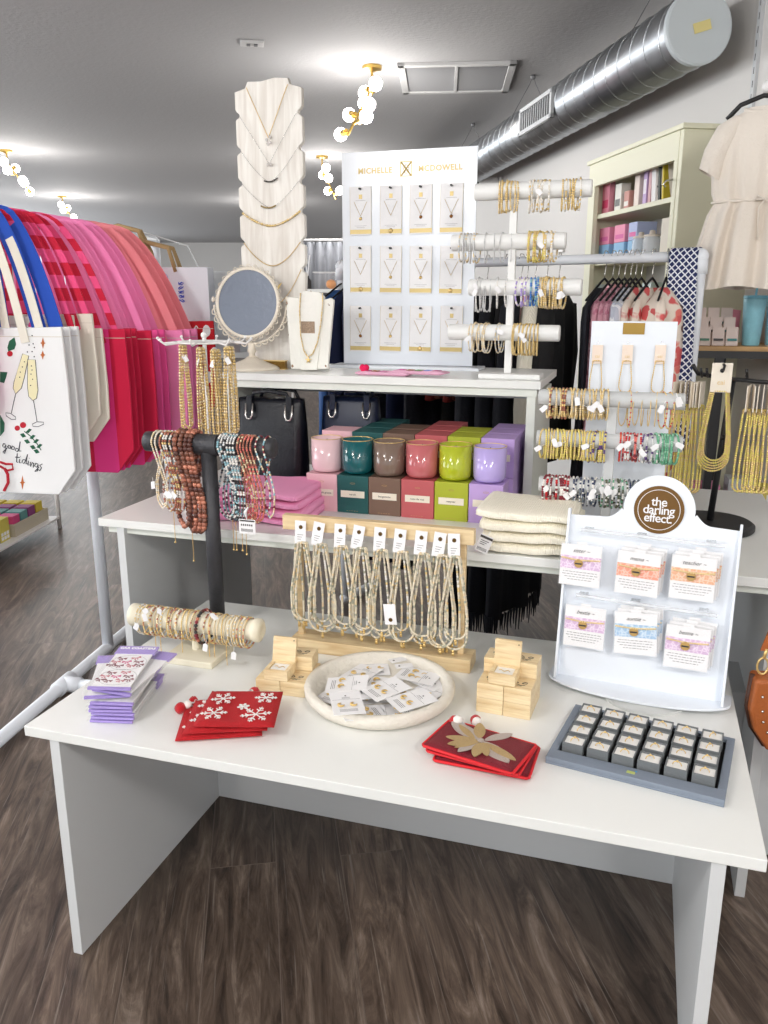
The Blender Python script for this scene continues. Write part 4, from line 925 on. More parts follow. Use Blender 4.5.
for k in range(5):
    o = strung('gold_necklace', 'yellow gold bead necklace hanging below the large cream card', 'necklace', 'gold necklaces below the large cream card', drop(.015+.002*k, .028+.003*k, .19+.008*k), .0029, .0058, mm('yellow','gold'), loc=W(a, 1.052+.003*k, z-.075), rz=TY+random.uniform(-.1,.1), gap=.6)
# white hook carousel with gold chains
hc = W(.015, .87, Z2); 
g = E('necklace_carousel', 'white rotating hook wheel on a pole hung with gold chains', 'display stand', hc, TY)
zh = PB(197, 342, .87)[1]-Z2
q = MB(); q.lathe([(0,0),(.085,0),(.085,.006),(.02,.014),(0,.014)], (0,0,0), 32); q.build('base', PWHITE, g, smooth=False)
q = MB(); q.tube([(0,0,.01),(0,0,zh+.015)], .006, 12); q.ball((0,0,zh+.02), .010, 12); q.build('pole', PWHITE, g, smooth=True)
q = MB(); RR = .085
q.tube([(RR*cos(2*pi*i/40), RR*sin(2*pi*i/40), zh) for i in range(40)], .003, 6, True)
q.build('wheel_ring', PWHITE, g, smooth=True)
for i in range(8):
    t = 2*pi*(i+.3)/8
    q = MB(); q.tube([(0,0,zh),(RR*cos(t),RR*sin(t),zh),((RR+.04)*cos(t),(RR+.04)*sin(t),zh-.004),((RR+.055)*cos(t),(RR+.055)*sin(t),zh+.008)], .003, 8); q.ball(((RR+.056)*cos(t),(RR+.056)*sin(t),zh+.011), .005, 8); q.build('hook_arm', PWHITE, g, smooth=True)
pr3 = []
for px_, y_, n_ in ((181, 345, 3), (198, 348, 4), (212, 350, 5), (226, 347, 5)):
    for k in range(n_):
        b = .80+.006*k; a, z = PB(px_+k*1.6, y_, b); P = W(a, b, z)
        if len(pr3) > 4 and random.random() < .6: dup(random.choice(pr3), P, TY+random.uniform(-.7,.7)); continue
        o = strung('gold_chain', 'long gold link chain hanging from the white hook wheel', 'necklace', 'gold chains on the white hook wheel', drop(.004, .012, random.uniform(.235,.27)), .0033, .0085, mm('gold','champagne','gold'), loc=P, rz=TY+random.uniform(-.7,.7), gap=.25, tagp=(0,-.006,-.03) if k == 1 else None); pr3.append(o)
# ================================================================== ON THE RISER
# white four-armed bracelet stand
ts = W(.862, 1.235, Z3)
g = E('bracelet_stand', 'white four-armed bracelet stand at the right end of the riser', 'display stand', ts, TY)
PV = M('white leatherette', (236,236,234), .45)
q = MB(); q.bb(-.085, .105, -.045, .045, 0, .016); q.build('base', PV, g, bevel=.004)
q = MB(); q.bb(-.011, .011, -.009, .009, .016, .57); q.build('post', PV, g, bevel=.002)
ARM = []
for (xa, xb, yy) in ((475, 592, 192.5), (452, 566, 243), (469, 582, 287.5), (449, 560, 332)):
    a0, z0 = PB(xa, yy, 1.235); a1, _ = PB(xb, yy, 1.235); z = z0-Z3
    ARM.append((a0-.862, a1-.862, z))
    q = MB(); q.lathe([(0,a0-.862),(.022,a0-.862),(.0245,a0-.859),(.0245,a1-.865),(.022,a1-.862),(0,a1-.862)], (0,0,z), 28, 0, 'x'); q.build('arm', PV, g, smooth=False)
def xr(pa, pb, n):
    a0 = PB(pa, 260, 1.21)[0]-.862; a1 = PB(pb, 260, 1.21)[0]-.862; return rg(a0, a1, n)
def tsr(k, pa, pb, n, sets, label, group, **kw): ringset(ts, ARM[k][2], xr(pa, pb, n), sets, label, group, kw.pop('ra', .0285), kw.pop('rb', .043), **kw)
G1 = [(('gold','champagne'), .0028, .006), (('gold',), .003, .0062)]
tsr(0, 496, 513, 8, G1, 'gold bead bracelet left of the post on the top white arm', 'gold bracelets left on the top white arm')
tsr(0, 526, 545, 6, [(('pearl','gold','white'), .0028, .007), (('champagne','pearl'), .0022, .005)], 'pearl and gold bracelet just right of the post on the top white arm', 'pearl bracelets on the top white arm', tags=1)
tsr(0, 558, 575, 6, [(('gold',), .0026, .007), (('gold','white'), .0026, .006)], 'gold link bracelet near the right end of the top white arm', 'gold bracelets right on the top white arm')
tsr(1, 459, 475, 6, [(('silver','champagne'), .0024, .0055), (('silver',), .0026, .006)], 'silver and champagne bracelet at the left end of the second white arm', 'silver bracelets left on the second white arm')
tsr(1, 484, 509, 4, [(('silver',), .0016, .004)], 'thin silver chain bracelet in the middle of the second white arm', 'thin silver bracelets on the second white arm')
tsr(1, 527, 543, 7, [(('yellow','gold'), .0028, .0058)], 'yellow gold bead bracelet right of the post on the second white arm', 'yellow gold bracelets on the second white arm', tags=1)
tsr(1, 545, 553, 3, [(('champagne','gold','white'), .003, .007)], 'champagne link bracelet at the right end of the second white arm', 'champagne bracelets on the second white arm')
tsr(2, 475, 490, 6, [(('silver',), .002, .0045), (('silver','white'), .0022, .005)], 'silver bracelet at the left of the third white arm', 'silver bracelets left on the third white arm', tags=2, rb=.05)
tsr(2, 497, 507, 2, [(('silver','white'), .0022, .005)], 'silver bracelet alone left of the post on the third white arm', 'silver bracelets beside the post, third white arm', tags=1)
tsr(2, 519, 528, 4, [(('lilac','white'), .0026, .0055)], 'lilac bead bracelet on the third white arm', 'lilac bracelets', rb=.041)
tsr(2, 531, 538, 3, [(('blue','aqua'), .0032, .0065)], 'blue glass bead bracelet on the third white arm', 'blue bracelets', rb=.041)
tsr(2, 541, 564, 10, G1, 'gold bead bracelet right of the blue ones on the third white arm', 'gold bracelets on the third white arm', tags=3)
tsr(3, 471, 489, 8, [(('champagne','pearl'), .0022, .0055), (('champagne',), .002, .005)], 'champagne bracelet at the left of the lowest white arm', 'champagne bracelets on the lowest white arm', tags=1)
tsr(3, 500, 503, 2, [(('champagne','silver'), .002, .005)], 'thin bracelet alone left of the post on the lowest white arm', 'single bracelets on the lowest white arm', tags=1)
tsr(3, 516, 540, 9, [(('gold',), .0026, .004)], 'gold bangle right of the post on the lowest white arm', 'gold bangles on the lowest white arm', tags=2, rb=.046)
# necklace card board
bv = 1.50; a0, z0 = PB(344, 362, bv); a1, z1 = PB(472, 368, bv); _, zt = PB(342, 153, bv); bwid = a1-a0
g = E('necklace_display_board', 'tall white acrylic board with gold lettering holding twelve necklace cards', 'display board', W(a0, bv, Z3), TY)
q = MB(); q.bb(0, bwid, 0, .005, .012, zt-Z3); pn_ = q.build('panel', ACR, g, bevel=.001)
q = MB(); q.bb(-.035, bwid+.035, -.06, .06, 0, .010); q.build('base', ACR, g, bevel=.0015)
hh = zt-Z3
GL = M('gold foil print', (214,190,126), .4, .15)
text('MICHELLE', .025, GL, pn_, (bwid*.255, -.0006, hh-.062), name='gold_lettering', bold=.0007, sp=1.12)
text('MCDOWELL', .025, GL, pn_, (bwid*.735, -.0006, hh-.062), name='gold_lettering', bold=.0007, sp=1.12)
q = MB(); s = .021
q.bb(-s, s, -.0006, 0, -s*1.15, -s*1.15+.003); q.bb(-s, s, -.0006, 0, s*1.15-.003, s*1.15); q.bb(-s, -s+.003, -.0006, 0, -s*1.15, s*1.15); q.bb(s-.003, s, -.0006, 0, -s*1.15, s*1.15)
q.tube([(-s+.004,-.0006,-s),(0,-.0006,0),(s-.004,-.0006,s)], .0028, 4); q.tube([(-s+.004,-.0006,s),(0,-.0006,0),(s-.004,-.0006,-s)], .0028, 4)
q.tube([(-s*.5,-.0006,0),(0,-.0006,s*.8),(s*.5,-.0006,0),(0,-.0006,-s*.8)], .0014, 4, True)
q.build('gold_emblem', GL, pn_, (bwid*.487, 0, hh-.06))
nc = E('necklace_card', 'x', 'necklace card')
cw, chh = .078, .158
q = MB(); q.bb(-cw/2, cw/2, 0, .0012, -chh, 0); q.bb(-cw/2, cw/2, -.0004, 0, -chh+.004, -chh+.018, 1)
for x in (-cw/2+.0005, cw/2-.0011): q.bb(x, x+.0006, -.0004, 0, -chh, 0, 1)
q.build('card', [CARD, GL], nc, bevel=.0003)
q = MB(); q.bb(-.006, .006, -.0005, 0, -.040, -.026); q.bb(-.018, .018, -.0004, 0, -.0455, -.0447, 1); q.bb(-.022, .022, -.0004, 0, -.128, -.1272, 1); q.bb(-.015, .015, -.0004, 0, -.133, -.1322, 1); q.build('foil_mark', [GL, LINK], nc)
q = MB(); q.tube([(-.023,-.001,-.050),(0,-.0015,-.096)], .0006, 4); q.tube([(.023,-.001,-.050),(0,-.0015,-.096)], .0006, 4); q.build('chain', PGOLD, nc)
q = MB(); q.lathe([(0,-.003),(.004,-.0025),(.0058,0)], (0,-.001,-.104), 14, 0, 'y'); q.build('pendant', GOLD, nc, smooth=True)
q = MB(); q.lathe([(0,-.014),(.0035,-.014),(.0035,0)], (0,0,-.008), 10, 0, 'y'); q.build('peg', BLACK, nc)
rn = ('top', 'middle', 'bottom'); cn = ('leftmost', 'second', 'third', 'rightmost')
PM = [GOLD, GOLD, M('amber stone', (150,96,40), .2, .3), M('rose stone', (196,120,90), .2, .4)]
first = True
for r, py in enumerate((186, 247, 307)):
    for c, px_ in enumerate((360.5, 391, 421, 452)):
        a, z = PB(px_, py-(c-1.5)*1.2*(r == 0), bv-.004)
        P = W(a, bv-.005, z+.004); lb = '%s necklace card in the %s row of the gold lettered board' % (cn[c], rn[r])
        if first: nc.location = P; nc.rotation_euler = (0,0,TY); nc['label'] = lb; nc['group'] = 'necklace cards on the gold lettered board'; first = False
        else:
            d = dup(nc, P, rot=(0, random.uniform(-.02,.02), TY), label=lb)
            for chd in d.children:
                if chd.name.startswith('pendant'):
                    if (r*4+c) % 3 == 1: chd.scale = (1.3, 1, 1.4)
                    if (r*4+c) in (2, 3, 8, 11): 
                        chd.data = chd.data.copy(); chd.data.materials[0] = PM[2 + (r % 2)]
# tall necklace bust
nv = 1.36
WW = wood_mat('whitewashed wood', (220,213,204), (241,237,230), .7, (9,9,.9), 5)
def nb(px_, py): return PB(px_, py, nv)
aC, _ = nb(271, 200); wdt = (nb(304, 200)[0]-nb(239, 200)[0])/2; zT = nb(271, 79)[1]; zS = nb(240, 92)[1]; zB = Z3
g = E('necklace_bust', 'tall whitewashed wooden necklace bust with notched sides', 'necklace bust', W(aC, nv, Z3), TY)
ntc = [nb(240, y)[1]-Z3 for y in (116, 151, 184, 213, 243, 270)]
def side_pts(s):
    o = [(s*wdt, zS-Z3)]
    for z in ntc: o += [(s*wdt, z+.020), (s*(wdt-.005), z+.012), (s*(wdt-.013), z+.006), (s*(wdt-.015), z), (s*(wdt-.012), z-.006), (s*(wdt-.003), z-.011), (s*wdt, z-.016)]
    return o
R_ = side_pts(1); L_ = side_pts(-1)
poly = [(-wdt*.82, 0), (wdt*.82, 0), (wdt*.9, .12)]+R_[::-1]+[(wdt*.66, zS-Z3+.012), (wdt*.60, zT-Z3), (wdt*.2, zT-Z3+.004), (-wdt*.2, zT-Z3-.004), (-wdt*.60, zT-Z3-.002), (-wdt*.68, zS-Z3+.01)]+L_+[(-wdt*.9, .12)]
q = MB(); q.prism(poly, 0, .022, 'y'); q.build('bust_board', WW, g, bevel=.002)
q = MB(); q.prism([(.022, 0), (.16, 0), (.022, .55)], -.01, .01, 'x'); q.build('rear_strut', WW, g)
def bustneck(label, z0, z1, hw_, r, step, mats, y=-.004, dip=.5, thick=None):
    pts = [(-hw_, y, z0)]+[(-hw_+2*hw_*i/24, y-.001, z1+(z0-z1)*(abs(2*i/24-1)**(1.+dip))) for i in range(1, 24)]+[(hw_, y, z0)]
    q = MB(); q.beads(pts, r, step, False, tuple(range(len(mats))), 6, .45)
    o = q.build('necklace', mats, None, W(aC, nv, Z3), TY, smooth=True); return tag(o, label, 'necklace'), pts
zz = lambda py: nb(271, py)[1]-Z3
o, pts = bustneck('gold pendant necklace with flower charms at the top of the wooden bust', zT-Z3-.02, zz(138), wdt*.62, .0014, .0035, [GOLD], dip=0)
q = MB()
for (x, z) in ((-.005, 0), (.007, .008), (-.002,-.012), (.006,-.008)): q.ball((x, -.007, zz(140)+z), .0055, 6, jit=.2)
q.build('flower_charm', [M('crystal', (236,230,226), .15, .3)], o, smooth=False)
o, _ = bustneck('fine silver necklace with small butterfly charm on the wooden bust', ntc[0], zz(164), wdt-.016, .0008, .003, [SILV], dip=0)
q = MB(); q.ball((-.005,-.006,zz(165)), .005, 6, jit=.2); q.ball((.006,-.006,zz(165)), .005, 6, jit=.2); q.build('butterfly_charm', M('crystal'), o)
o, _ = bustneck('fine silver necklace with dark curved bar on the wooden bust', ntc[1], zz(182), wdt-.016, .0008, .003, [SILV], dip=.4)
q = MB(); q.tube([(-.02+.05*i/8, -.007, zz(182)+.014*((i-3)/4)**2*.5) for i in range(9)], .0024, 6); q.build('dark_bar', M('gunmetal', (70,66,62), .3, .9), o)
o, _ = bustneck('fine silver necklace with bronze curved bar on the wooden bust', ntc[2], zz(208), wdt-.016, .0008, .003, [SILV], dip=.4)
q = MB(); q.tube([(-.035+.055*i/8, -.007, zz(208)+.012*((i-4)/4)**2*.6) for i in range(9)], .0024, 6); q.build('bronze_bar', M('bronze', (138,116,70), .3, .9), o)
bustneck('pale gold leaf link necklace across the wooden bust', ntc[3], zz(226), wdt-.012, .004, .0095, mm('champagne','gold'), dip=.7)
bustneck('smooth gold snake chain necklace low on the wooden bust', ntc[4], zz(266), wdt-.014, .0016, .0025, [GOLD], dip=.8)
a5, z5 = nb(276, 293)
o, _ = bustneck('gold chain with leaf drop slung across the bottom of the wooden bust', ntc[5], zz(305), wdt-.014, .0014, .004, [GOLD], dip=.8)
q = MB(); q.tube([(a5-aC-.02, -.008, z5-Z3-.01), (a5-aC+.006, -.01, z5-Z3+.012), (a5-aC+.026, -.008, z5-Z3+.034)], .005, 8, rf=[.001,.008,.001]); q.build('leaf_drop', PGOLD, o)
# mirror
mv = 1.285; ac_, zc_ = PB(248, 303, mv)
AW = M('antique white metal', (232,222,206), .5, bump=.2, scale=90)
g = E('vanity_mirror', 'round tilting vanity mirror with lacy cream metal frame', 'mirror', W(ac_, mv, Z3), TY+RD(0))
hz = zc_-Z3; r1 = .115
q = MB(); q.lathe([(0,0),(.098,0),(.098,.006),(.09,.012),(.06,.022),(.03,.034),(.014,.045),(0,.046)], (-.0,0.015,0), 44); q.build('base', AW, g, smooth=True)
q = MB(); q.lathe([(.012,.04),(.010,.055),(.016,.062),(.012,.075),(.012,.085),(.006,.095)], (0,.015,0), 20); q.build('stem', AW, g, smooth=True)
q = MB()
q.tube([((r1+.022)*cos(t), .012, hz+(r1+.022)*sin(t)) for t in [pi+.05+ (pi-.1)*i/30 for i in range(31)]], .0035, 8)
for i in range(15):
    t = pi+.12+(pi-.24)*(i+.5)/15; c0_, s0_ = cos(t), sin(t)
    q.tube([((r1+.024)*c0_+.010*cos(u_)*(-s0_)+.010*abs(sin(u_))*c0_, .012, hz+(r1+.024)*s0_+.010*cos(u_)*c0_+.010*abs(sin(u_))*s0_) for u_ in [pi*j/8 for j in range(9)]], .0022, 6)
q.ball((-(r1+.024), .012, hz+.012), .006, 8, 0, 1.8); q.ball((r1+.024, .012, hz+.012), .006, 8, 0, 1.8)
q.build('cradle', AW, g, smooth=True)
hd = MB(); hd.lathe([(r1-.006,-.006),(r1-.001,-.009),(r1+.004,-.006),(r1+.004,.004),(r1-.006,.004),(r1-.006,-.006)], (0,0,0), 60, 0, 'y')
for i in range(60):
    t = 2*pi*i/60; hd.ball(((r1+.005)*cos(t), -.003, (r1+.005)*sin(t)), .0032, 6)
for i in range(30):
    t = 2*pi*(i+.5)/30; hd.tube([((r1+.006)*cos(t)+.007*cos(t+pi/2+u_), -.001, (r1+.006)*sin(t)+.007*sin(t+pi/2+u_)) for u_ in [-pi*j/6 for j in range(7)]], .0015, 5)
fr = hd.build('lacy_frame', AW, g, (0, -.0, hz), rot=(RD(-6), 0, 0), smooth=True)
q = MB(); q.lathe([(0,-.004),(r1-.004,-.004),(r1-.004,.003),(0,.003)], (0,0,0), 60, 0, 'y'); q.build('mirror_glass', M('mirror glass', (112,118,130), .35, .6, bump=.15, scale=60), fr)
# gold block
a_, z_ = PB(273, 363, 1.315)
g = E('sign_block', 'small gold glitter block sign between mirror and white easel', 'sign', W(a_, 1.315, Z3), TY)
GLT = M('gold glitter', (160,124,62), .35, .8, bump=1., scale=260, var=.5)
q = MB(); q.bb(-.045, .045, 0, .02, .001, .029); q.build('block', GLT, g, bevel=.002)
q = MB(); q.bb(-.047, .047, -.001, .021, -.0+.0, .003); q.bb(-.047, .047, -.001, .021, .028, .031); q.build('border', GOLD, g)
# white distressed easel
ev = 1.255; ea, _ = PB(309, 370, ev); 
def eb(px_, py): a, z = PB(px_, py, ev); return a-ea, z-Z3
g = E('necklace_easel', 'distressed white wooden necklace easel with a gold chain', 'necklace easel', W(ea, ev, Z3), TY)
CHP = M('chippy white paint', (238,236,228), .7, bump=.3, scale=40); RAW = M('bare brown wood', (150,120,96), .8, bump=.4, scale=60)
L2 = [eb(*p) for p in ((290.5,369),(304,369),(303,300),(300,298),(287,297),(286,310))]
C2 = [eb(*p) for p in ((301,370),(317,370),(321,330),(324,297),(319,292),(303,291),(299,297),(299,340))]
R2 = [eb(*p) for p in ((316,369),(327,369),(333,300),(330,298),(323,300),(319,330))]
for nm_, pl, y in (('side_slat', L2, .004), ('center_slat', C2, 0), ('side_slat', R2, .004)):
    q = MB(); q.prism(pl, y, y+.014, 'y'); q.build(nm_, CHP, g, bevel=.0015)
q = MB()
for p, r in (((287,303),.006),((304,293),.005),((328,305),.006),((292,366),.006),((325,366),.006),((288,335),.004),((327,340),.004),((310,292),.004),((318,297),.005)):
    x, z = eb(*p); q.ball((x, .008, z), r, 7, jit=.3)
q.build('worn_edge', RAW, g)
q = MB(); q.box((0, .05, .06), (.09, .006, .13), rx=RD(28)); q.build('rear_leg', CHP, g)
x, z = eb(308, 327); q = MB(); q.bb(x-.024, x+.024, -.0015, 0, z-.020, z+.018); q.build('glitter_plate', M('rose glitter', (196,170,146), .5, .3, bump=1., scale=300, var=.5), g)
pp = [eb(px_, py) for px_, py in ((301,293),(300,310),(301,335),(304,350),(308,357),(313,354),(318,342),(321,325),(323,305),(323,293))]
q = MB(); q.beads([(x, -.004, z) for x, z in pp], .0024, .005, False, (0, 1), 6); o = q.build('necklace', mm('gold','champagne'), None, W(ea, ev, Z3), TY, smooth=True); tag(o, 'chunky gold chain with a star drop on the white easel', 'necklace')
x, z = eb(309, 360); q = MB()
for k in range(5):
    t = pi/2+2*pi*k/5; q.tube([(x,-.006,z),(x+.011*cos(t),-.006,z+.011*sin(t))], .003, 6, rf=[.004,.001])
q.build('star_drop', GOLD, o)
# pink headbands
PK2 = M('pale pink terry', (238,182,208), .9, bump=.6, scale=260); 
for k, (pa, pb, lb) in enumerate((((352,376.0),(408,378),'pink headband with a red heart at the front of the riser, left one'), ((388,377.0),(444,379.5),'pink headband with rainbow stripes at the front of the riser, right one'))):
    P0 = W(*((PB(pa[0], pa[1], 1.165+.01*k))[0:1]), 1.215+.0*k, Z3+.0005+.006*k); P1_ = W(PB(pb[0], pb[1], 1.165)[0], 1.20, Z3+.0005)
    g = E('headband', lb, 'headband', P0, math.atan2(P1_[1]-P0[1], P1_[0]-P0[0])); ln = math.dist(P0[:2], P1_[:2])
    q = cushion(((0,-.018),(ln,-.022),(ln,.035),(0,.03)), .012, 12, .001); q.build('band', PK2, g, smooth=True)
    cols = [(214,80,160),(176,112,60),(112,160,96),(126,150,214),(186,60,130)] if k else [(206,70,150),(190,120,70),(228,150,190)]
    for i, c in enumerate(cols):
        x = ln*(.18+i*.16); q = MB(); q.prism([(x-.011,-.008),(x+.009,-.012),(x+.013,.014),(x-.009,.018)], .0122, .0136, 'z'); q.build('stripe', M('stripe %d%d' % (k, i), c, .9), g)
    if not k:
        q = MB(); q.ball((.02,.0,.022), .011, 10); q.ball((.032,.0,.022), .011, 10); q.ball((.026,-.006,.015), .010, 10); q.build('heart', M('hot pink felt', (232,28,90), .9), g, smooth=True)
# ================================================================== TOTE RACK ON THE LEFT
RY = RD(-8.8)+0; rd = (sin(RD(8.8)), cos(RD(8.8))); rn_ = (cos(RD(8.8)), -sin(RD(8.8)))
RP = (-1.22, 3.36); ZR = 1.785
def RR_(s, off_=0, z=0): return (RP[0]+rd[0]*s+rn_[0]*off_, RP[1]+rd[1]*s+rn_[1]*off_, z)
YAWR = -RD(8.8)
g = E('garment_rack', 'white pipe rack at the left hung with tote bags', 'clothes rack', RR_(0), YAWR)
pr = .024
q = MB(); q.tube([(0,-1.1,ZR),(0,.78,ZR)], pr, 16); q.build('top_rail', PVC, g, smooth=True)
for y in (0,):
    q = MB(); q.tube([(0,y,.03),(0,y,ZR)], pr, 16); q.build('upright', PVC, g, smooth=True)
    q = MB(); q.tube([(0,y-.06,ZR),(0,y+.06,ZR)], pr+.006, 16); q.tube([(0,y,ZR-.06),(0,y,ZR)], pr+.006, 16); q.build('tee_fitting', PVC, g, smooth=True)
q = MB(); q.tube([(0,.75,ZR),(0,.78,ZR),(0,.78,ZR-.04),(0,.78,.03)], pr, 16); q.build('upright', PVC, g, smooth=True)
sT = (PZ(60,684,.03)[1]-RP[1])/rd[1]
q = MB(); q.tube([(0,-1.1,.03),(0,.78,.03)], pr, 16); q.build('floor_rail', PVC, g, smooth=True)
q = MB(); q.tube([(0,sT-.055,.03),(0,sT+.055,.03)], pr+.007, 16); q.tube([(0,sT,.03),(.07,sT,.03)], pr+.007, 16); q.build('tee_fitting', PVC, g, smooth=True)
q = MB(); q.tube([(.03,sT,.03),(.48,sT,.03)], pr, 16); q.build('cross_foot', PVC, g, smooth=True)
q = MB(); q.tube([(0,-1.14,.05),(0,-.98,.03)], pr+.008, 16); q.build('elbow_fitting', PVC, g, smooth=True)
for y in (-1.0,):
    q = MB(); q.tube([(-.5,y,.0301),(.0,y,.0301)], pr, 16); q.build('cross_foot', PVC, g, smooth=True)
q = MB(); q.tube([(0,-1.08,.03),(0,-1.08,ZR)], pr, 16); q.build('upright', PVC, g, smooth=True)
for nm_ in (0,): pass
def tote(s, label, body, strap, hw_=.19, top=1.43, h=.56, group=None, gus=.07, sw=.022, th=.012, dx=0, cut=.30, yaw=0, strapoff=.085, blk=None, name='tote_bag'):
    # flat cloth tote: body with folded bottom corners and two long strap loops over the rail
    dx += .08
    g = E(name, label, 'tote bag', RR_(s, dx, 0), YAWR+yaw, group)
    zb_ = top-h; c = .085
    poly = [(-hw_+c*.8, zb_), (hw_-c*.8, zb_), (hw_, zb_+c), (hw_+.004, top-.2), (hw_, top), (0, top-.004), (-hw_, top), (-hw_-.004, top-.2), (-hw_, zb_+c)]
    q = MB(); q.prism(poly, -th/2, th/2, 'y'); b = q.build('body', body, g, bevel=.003)
    q = MB(); q.bb(-hw_, hw_, -th/2-.0008, -th/2, top-.032, top-.030); q.build('hem_stitch', M('stitch', (214,206,192), .9), b)
    q = MB()
    for y, k in ((-th/2-.001, 0), (th/2+.001, 1)):
        sp = strapoff; zr = ZR+pr+.003+.003*k
        ys = y*1.5
        pts = []
        for i in range(25):
            t = i/24; x = -sp+2*sp*t
            u = abs(2*t-1); xx = (-1 if t < .5 else 1)*(sp*(u**.8)) - dx*(1-u) + (.05*u if k else 0)
            z = top-.05+(zr-top+.05)*(1-u**2.2)
            pts.append((xx, ys+(.02*(1-u) if k else -.02*(1-u)), z))
        for i in range(24):
            a_, b_ = pts[i], pts[i+1]; tx, tz = b_[0]-a_[0], b_[2]-a_[2]
        # strap as flat ribbon with thickness
        vs = []; n = len(pts)
        for i, p_ in enumerate(pts):
            a_ = pts[max(0, i-1)]; b_ = pts[min(n-1, i+1)]; tx, tz = b_[0]-a_[0], b_[2]-a_[2]; l = math.hypot(tx, tz) or 1; nx_, nz_ = -tz/l, tx/l
            ff = max(0, 1-abs(2*i/(n-1)-1)*3)       # near the rail the ribbon lies across it
            wy = sw*ff; wx = sw*(1-ff*.75)
            for (e, f_) in ((-1,-1),(1,-1),(1,1),(-1,1)):
                vs.append((p_[0]+nx_*wx*e*.9, p_[1]+wy*e+f_*.0012*(1-ff), p_[2]+nz_*wx*e*(1-ff)+f_*.0015*ff))
        q.add(vs, [(i*4+j, i*4+(j+1) % 4, (i+1)*4+(j+1) % 4, (i+1)*4+j) for i in range(n-1) for j in range(4)]+[(3,2,1,0), (n*4-4, n*4-3, n*4-2, n*4-1)], 0)
    q.build('strap', strap, g, smooth=False)
    return g, b
WT = M('white canvas', (240,240,240), .85, bump=.2, scale=500); CT = M('cream canvas', (236,230,216), .85, bump=.2, scale=500)
BLS = M('blue strap cloth', (38,84,190), .85); PKS = M('hot pink cloth', (240,84,156), .85); PLS = M('salmon cloth', (240,142,150), .85); LPK = M('bubblegum cloth', (246,140,192), .85)
def band_mat(name, c1, c2, wid, axis):
    m, N, L, b = nodes_mat(name); tc = N.new('ShaderNodeTexCoord'); sp = N.new('ShaderNodeSeparateXYZ'); L.new(tc.outputs['Object'], sp.inputs[0])
    d = N.new('ShaderNodeMath'); d.operation = 'DIVIDE'; d.inputs[1].default_value = wid*2; L.new(sp.outputs[axis], d.inputs[0])
    f = N.new('ShaderNodeMath'); f.operation = 'FRACT'; L.new(d.outputs[0], f.inputs[0]); g_ = N.new('ShaderNodeMath'); g_.operation = 'GREATER_THAN'; g_.inputs[1].default_value = .5; L.new(f.outputs[0], g_.inputs[0])
    mx = N.new('ShaderNodeMixRGB'); mx.inputs[1].default_value = lin(c1); mx.inputs[2].default_value = lin(c2); L.new(g_.outputs[0], mx.inputs[0]); L.new(mx.outputs[0], b.inputs['Base Color']); b.inputs['Roughness'].default_value = .85
    return m
CHK = band_mat('red and pink check cloth', (206,22,60), (240,84,140), .042, 'Z'); STR = band_mat('red and pink stripe cloth', (206,20,66), (236,58,140), .095, 'X')
GRN = M('green embroidery', (28,92,66), .8); REB = M('red embroidery', (186,22,44), .8); CHA = M('champagne fill', (240,232,190), .8); OUT = M('outline thread', (50,52,64), .8); ORA = M('copper embroidery', (190,104,48), .8)
# printed tote
s0 = -.60; DX0 = .08
g, body = tote(s0, 'white tote bag printed with champagne flutes and good tidings lettering', WT, CT, dx=-.0, strapoff=.062, sw=.016)
yf = -.0068
def tp(px_, py):      # a point of the print on the tote front
    r = ray(px_, py); n = rd; o = RR_(s0, .08); t = (n[0]*o[0]+n[1]*o[1]-.007)/(r[0]*n[0]+n[1]); X, Y, Z = r[0]*t, t, H+r[2]*t
    return ((X-o[0])*rn_[0]+(Y-o[1])*rn_[1], yf, Z)
def line(q, pts, r=.0011, mi=0, closed=False): q.tube([tp(*p) for p in pts], r, 5, closed, mi)
def fill(q, pts, mi=0, t=.0004):
    pl = [tp(*p) for p in pts]; pl = [(x, z) for x, y, z in pl]
    ar_ = sum(pl[i][0]*pl[(i+1) % len(pl)][1]-pl[(i+1) % len(pl)][0]*pl[i][1] for i in range(len(pl)))
    if ar_ < 0: pl = pl[::-1]
    q.prism(pl, yf+.0004, yf-t, 'y', mi)
z = lambda x, y: (x/4.875, 300+y/4.876)
q = MB()
Lf = [z(110,262),z(140,272),z(118,380),z(104,430),z(76,458),z(64,430),z(68,400)]; Rf = [z(135,290),z(172,292),z(185,440),z(178,480),z(160,490),z(140,470),z(134,420)]
fill(q, Lf, 1); fill(q, Rf, 1); line(q, Lf, mi=0, closed=True); line(q, Rf, mi=0, closed=True)
line(q, [z(76,458),z(66,500),z(55,552)]); line(q, [z(163,490),z(172,540),z(180,592)])
line(q, [z(28,550),z(50,552),z(75,570),z(76,582),z(55,582),z(30,565)], closed=True); line(q, [z(158,605),z(180,594),z(212,596),z(212,606),z(185,618),z(160,616)], closed=True)
for (x, y) in ((155,172),(140,218),(166,230),(155,250),(160,212),(132,252),(165,275),(118,300),(108,325),(98,350),(95,375),(155,340),(150,360),(158,385),(148,415),(152,320)): line(q, [z(x,y), z(x+3,y+3)], .002)
q.build('flute_print', [OUT, CHA], body)
q = MB()
fill(q, [z(70,182),z(78,215),z(70,240),z(40,250),z(36,232),z(45,200)], 0); fill(q, [z(0,350),z(36,352),z(30,375),z(20,405),z(0,400)], 0); fill(q, [z(0,560),z(22,600),z(20,640),z(0,665)], 0)
line(q, [z(118,640),z(150,665),z(180,700),z(200,732)], .0016, 0)
for (x, y, a) in ((140,638,-1),(112,660,1),(158,668,-1),(132,690,1),(176,688,-1),(160,718,1),(192,712,-1),(178,738,1)): fill(q, [z(x-15,y-a*6),z(x+2,y-11),z(x+15,y+a*6),z(x-2,y+11)], 0)
